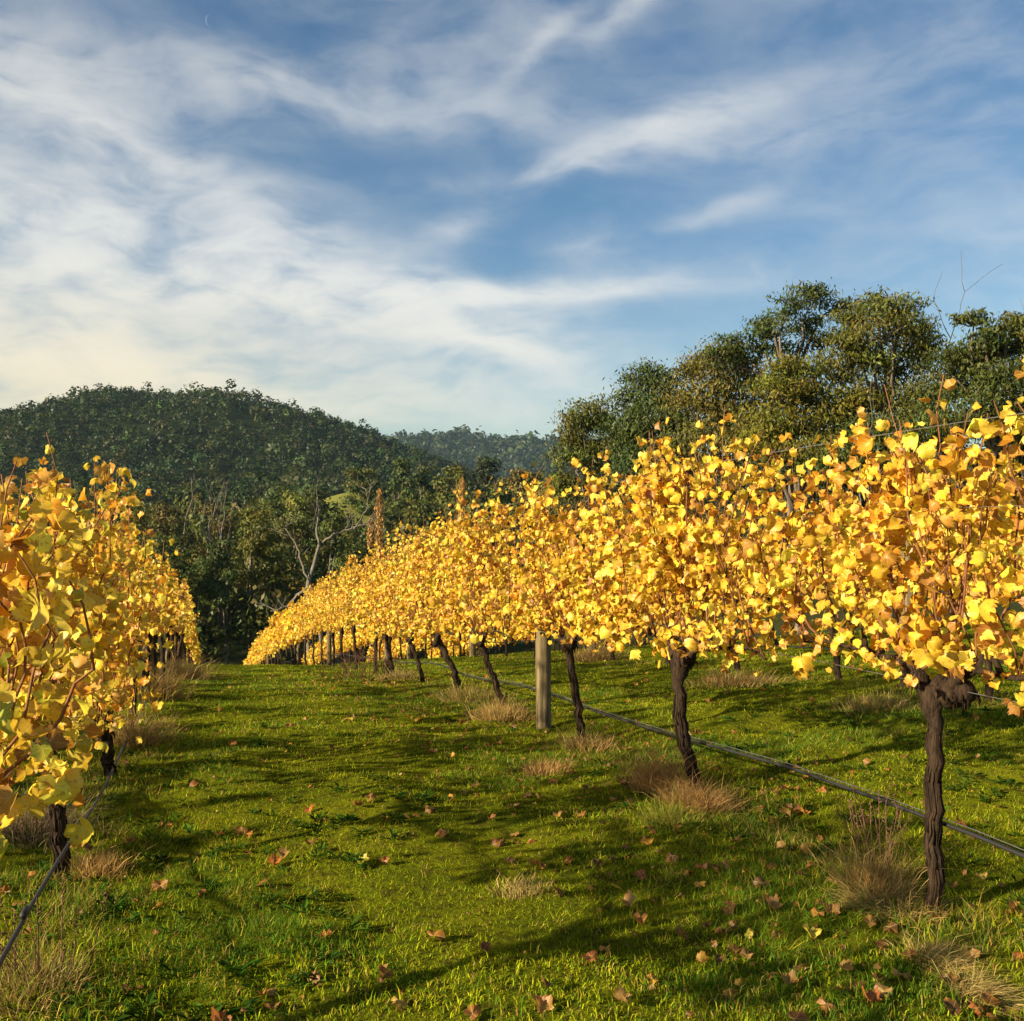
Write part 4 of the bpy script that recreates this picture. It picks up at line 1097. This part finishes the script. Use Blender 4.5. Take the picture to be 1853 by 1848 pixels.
tuft('wide dry grass patch under the second row behind the second vine', 1330, 11.8, 0.5, 0.20, 1500, HAY + RUST, 14, wid=0.007)
tuft('dry yellowish grass patch before the thick second-row post', 1590, 9.3, 0.42, 0.15, 1200, MIXG, 15, wid=0.006)
tuft('brown dry grass along the left-hand row at the second trunk', 235, 8.4, 0.25, 0.36, 1200, RUST + MIXG, 16, wid=0.005)
tuft('tall brown dry grass further along the left-hand row', 275, 11.5, 0.35, 0.42, 1400, RUST + MIXG, 17, wid=0.007)
tuft('dry grass of the left-hand row close to the crest', 315, 17.0, 0.6, 0.45, 1400, RUST + HAY, 18, wid=0.010)
tuft('grey-brown weedy tuft between the two left-hand trunks', 60, 5.5, 0.25, 0.28, 1200, [(0.32, 0.24, 0.14), (0.2, 0.17, 0.06)], 19, wid=0.004)
tuft('pinkish dry tuft at the foot of the left-hand trunk', 170, 4.95, 0.14, 0.13, 700, RUST, 20, wid=0.004)
tuft('wild yellow-green weedy grass in the lower left corner', 60, 3.55, 0.18, 0.17, 700, MIXG, 21, wid=0.004)
tuft('straw tuft standing in the middle right of the lane', 945, 4.75, 0.14, 0.08, 500, HAY, 22, wid=0.004)

def stalks(label, x, Y, n, H, seed, spread=0.45):
    rg = np.random.default_rng(seed)
    X0 = (x - 926.5) / F * Y; b0 = np.array([X0, Y, gz(X0, Y)])
    mb = MB()
    for i in range(n):
        p = b0 + np.array([rg.normal(0, 0.05), rg.normal(0, 0.05), -0.01])
        d = unit(np.array([rg.normal(0, spread), rg.normal(0, spread), 1.0])); h = H * rg.uniform(0.6, 1.1)
        tube(mb, [p, p + d * h * 0.5, p + d * h + [0, 0, -0.01]], [0.0024, 0.002, 0.0012], 4, tint((1, 1, 1), 1, 0.2, 0.1, rg)[0])
        for q in range(4):
            c = p + d * h * (0.8 + 0.055 * q)
            tube(mb, [c, c + rand_unit(1, rg)[0] * 0.02], [0.004, 0.001], 3)
    return tag(mb.build('seed_stalks', M_twig, None, True, b0), label, 'dry stalks', 'dry seed stalks')
stalks('thin dark seed stalks rising from the straw tuft left of the nearest trunk', 1590, 4.65, 22, 0.50, 1, 0.22)
stalks('dark dry weed stalks beside the hose in the lower left corner', 62, 3.6, 16, 0.34, 2, 0.3)
stalks('grey twiggy stalks between the left-hand trunks', 45, 5.4, 22, 0.34, 3, 0.5)

def twig_bush(label, x, Y, R, H, n, seed):
    rg = np.random.default_rng(seed)
    X0 = (x - 926.5) / F * Y; b0 = np.array([X0, Y, gz(X0, Y)])
    root = empty('twig_bush', b0, label, 'bush')
    mb = MB()
    for i in range(n):
        p = b0 + np.array([rg.normal(0, R * 0.5), rg.normal(0, R * 0.5), -0.03])
        branches(mb, p, unit(np.array([rg.normal(0, 0.5), rg.normal(0, 0.5), 1.0])), H * rg.uniform(0.35, 0.6), 0.008, 2, rg, 0.5, 0.3, None, None, 3)
    tag(mb.build('twigs', M_twig, root, True, b0), kind='stuff')
twig_bush('leafless reddish-brown twiggy bush at the foot of the seventh right-hand vine', 672, 17.6, 0.75, 0.55, 34, 4)

# ------------------------------------------------------------------ fallen leaves
def fallen():
    rg = np.random.default_rng(81)
    spots = [(1270, 1738, 0), (1160, 1582, 1), (1265, 1595, 2), (970, 1562, 3), (1235, 1690, 1), (1160, 1662, 1), (1430, 1775, 4), (1350, 1725, 4), (1355, 1682, 2), (875, 1716, 1), (720, 1805, 4), (855, 1830, 1), (985, 1822, 4),
             (1130, 1808, 4), (1480, 1648, 3), (1505, 1648, 4), (1575, 1808, 3), (1495, 1812, 4), (1775, 1585, 4), (1840, 1640, 3), (1645, 1725, 1), (1715, 1770, 5), (1770, 1820, 3), (1800, 1835, 1), (1850, 1722, 3), (655, 1558, 2), (695, 1555, 1),
             (495, 1560, 3), (785, 1690, 3), (1030, 1555, 1), (1270, 1565, 1), (1215, 1545, 5), (1455, 1468, 0), (1440, 1468, 1), (1420, 1425, 1), (1380, 1595, 5), (1490, 1425, 3), (400, 1842, 3), (240, 1785, 5), (490, 1820, 1), (1525, 1750, 4),
             (1320, 1640, 4), (1400, 1640, 4), (1465, 1685, 2), (645, 1455, 1), (800, 1500, 1), (670, 1442, 1), (560, 1460, 3), (1080, 1560, 5), (1170, 1525, 0), (905, 1520, 5), (780, 1460, 5), (570, 1760, 4), (695, 1760, 3), (590, 1690, 3),
             (1010, 1470, 4), (430, 1500, 0), (290, 1600, 1), (1690, 1560, 3), (1740, 1490, 1), (1600, 1790, 4), (1320, 1790, 4), (1440, 1840, 1), (1070, 1730, 1), (1310, 1560, 3), (1140, 1632, 4), (1330, 1520, 5), (1575, 1665, 4)]
    FM = []
    for i_, (c_, f_, w_) in enumerate([(-0.35, 0.35, 0.4), (0.2, 0.5, 0.4), (-0.6, -0.2, 0.5), (0.5, 0.3, 0.5)]):
        V_, T_, Q_, U_ = leaf_template(0, 2, c_, f_, w_, 50 + i_)
        mb = MB(); mb.add(V_, T_, Q_, None, U_); FM.append(mb.mesh('fallen_leaf', M_leaf1, False))
    names = ['golden-orange', 'russet brown', 'yellow', 'rusty orange', 'pale tan', 'dark brown']
    cc = [(0.56, 0.29, 0.04), (0.22, 0.085, 0.028), (0.60, 0.48, 0.06), (0.34, 0.12, 0.03), (0.33, 0.19, 0.06), (0.10, 0.045, 0.02)]
    marks = [(1690, 1640, 'by the nearest right-hand trunk'), (1760, 1740, 'by the domed hay tuft in the bottom right corner'), (1262, 1450, 'near the fluffy brown tuft of the second vine'), (1280, 1700, 'in the grass left of the nearest trunk'), (950, 1790, 'at the bottom middle of the lane'), (700, 1530, 'in the open middle of the grass lane'), (500, 1800, 'at the lower left of the lane'), (950, 1560, 'on the lane between its middle and the brown tuft')]
    for (x, y, k) in spots:
        # where the line of sight meets the turf
        Y = 4.0
        for _ in range(30):
            X = (x - 926.5) / F * Y; Y = 0.5 * Y + 0.5 * (gz(X, Y) + 0.03) * F / (924 - y)
        X = (x - 926.5) / F * Y
        o = bpy.data.objects.new('fallen_leaf', FM[int(rg.integers(4))])
        COL.objects.link(o)
        s = rg.uniform(0.05, 0.078)
        nrm = unit(np.array([rg.normal(0, 0.22), rg.normal(0, 0.22) - 0.2, 1.0])); tip = unit(rg.normal(0, 1, 3)); tip = unit(tip - nrm * tip.dot(nrm))
        Mx = np.eye(4); Mx[:3, 0] = np.cross(tip, nrm) * s; Mx[:3, 1] = tip * s; Mx[:3, 2] = nrm * s * 1.2; Mx[:3, 3] = [X, Y, gz(X, Y) + 0.022]
        o.matrix_basis = Matrix(Mx.tolist())
        o.color = (*[float(q * rg.uniform(0.8, 1.2)) for q in cc[k]], 1)
        mk = min(marks, key=lambda m_: (m_[0] - x) ** 2 + (m_[1] - y) ** 2)
        tag(o, f'{names[k]} fallen vine leaf lying {mk[2]}', 'leaf', f'{names[k]} fallen leaves {mk[2]}')
    # too small and too many to pick apart
    mb = MB(); n = 2400
    Y = 2.6 + 17 * rg.uniform(size=n) ** 1.3; D = np.where(rg.uniform(size=n) < 0.45, rg.normal(R1D - 0.4, 0.8, n), rg.uniform(-1.2, 9, n))
    X = D - KR * Y
    P = np.stack([X, Y, ground(X, Y) + 0.02], 1)
    nrm = unit(rg.normal(0, 0.35, (n, 3)) + [0, 0, 1.0]); tip = rand_unit(n, rg); tip = unit(tip - nrm * np.sum(tip * nrm, 1)[:, None])
    Fm = np.stack([np.cross(tip, nrm), tip, nrm], 2)
    stamp(mb, TEMPL[1], P, Fm, 0.016 + 0.055 * rg.uniform(size=n) ** 2.2, np.array(cc)[rg.choice(6, n, p=[0.06, 0.30, 0.03, 0.11, 0.12, 0.38])], rg)
    tag(mb.build('leaf_litter', M_leafN), kind='stuff')
fallen()

# ------------------------------------------------------------------ moon: the lit sliver of a far sphere
mb = MB()
mc = px(383, 38, 9000.0); mr = 11.0 / F * 9000
to_c = unit(-mc); right = unit(np.cross([0, 0, 1.0], to_c)); upv = np.cross(to_c, right)
V = []; nn_ = 13
for i in range(nn_):
    la = -math.pi / 2 + math.pi * i / (nn_ - 1)
    for lo in (0.0, 0.2, 0.4, 0.55):
        ca = math.cos(la)
        V.append(mc + mr * (upv * math.sin(la) + ca * (-right * -1 * -1 * math.cos(lo) + to_c * math.sin(lo))))
Qs = [[i * 4 + j, i * 4 + j + 1, (i + 1) * 4 + j + 1, (i + 1) * 4 + j] for i in range(nn_ - 1) for j in range(3)]
mb.add(V, None, Qs)
m, g, out = material('moonlight')
em = g.n('ShaderNodeEmission', {0: (0.50, 0.66, 0.88, 1), 1: 0.27})
g.link(em.outputs[0], out.inputs[0])
tag(mb.build('moon', m, None, True, mc), 'thin pale crescent moon high in the sky', 'moon')

# ------------------------------------------------------------------ haze: thin air over the whole valley
x0, x1, y0, y1, z0, z1 = -5200, 5200, -260, 6700, -23, 215
mb = MB()
mb.add([[x, y, z] for z in (z0, z1) for y in (y0, y1) for x in (x0, x1)], None, [[0, 2, 3, 1], [4, 5, 7, 6], [0, 1, 5, 4], [1, 3, 7, 5], [3, 2, 6, 7], [2, 0, 4, 6]])
m, g, out = material('haze_air')
pv = g.n('ShaderNodeVolumePrincipled', {'Color': (0.5, 0.78, 1.0, 1), 'Density': 0.00005})
g.link(pv.outputs[0], out.inputs['Volume'])
tag(mb.build('haze', m), kind='stuff')
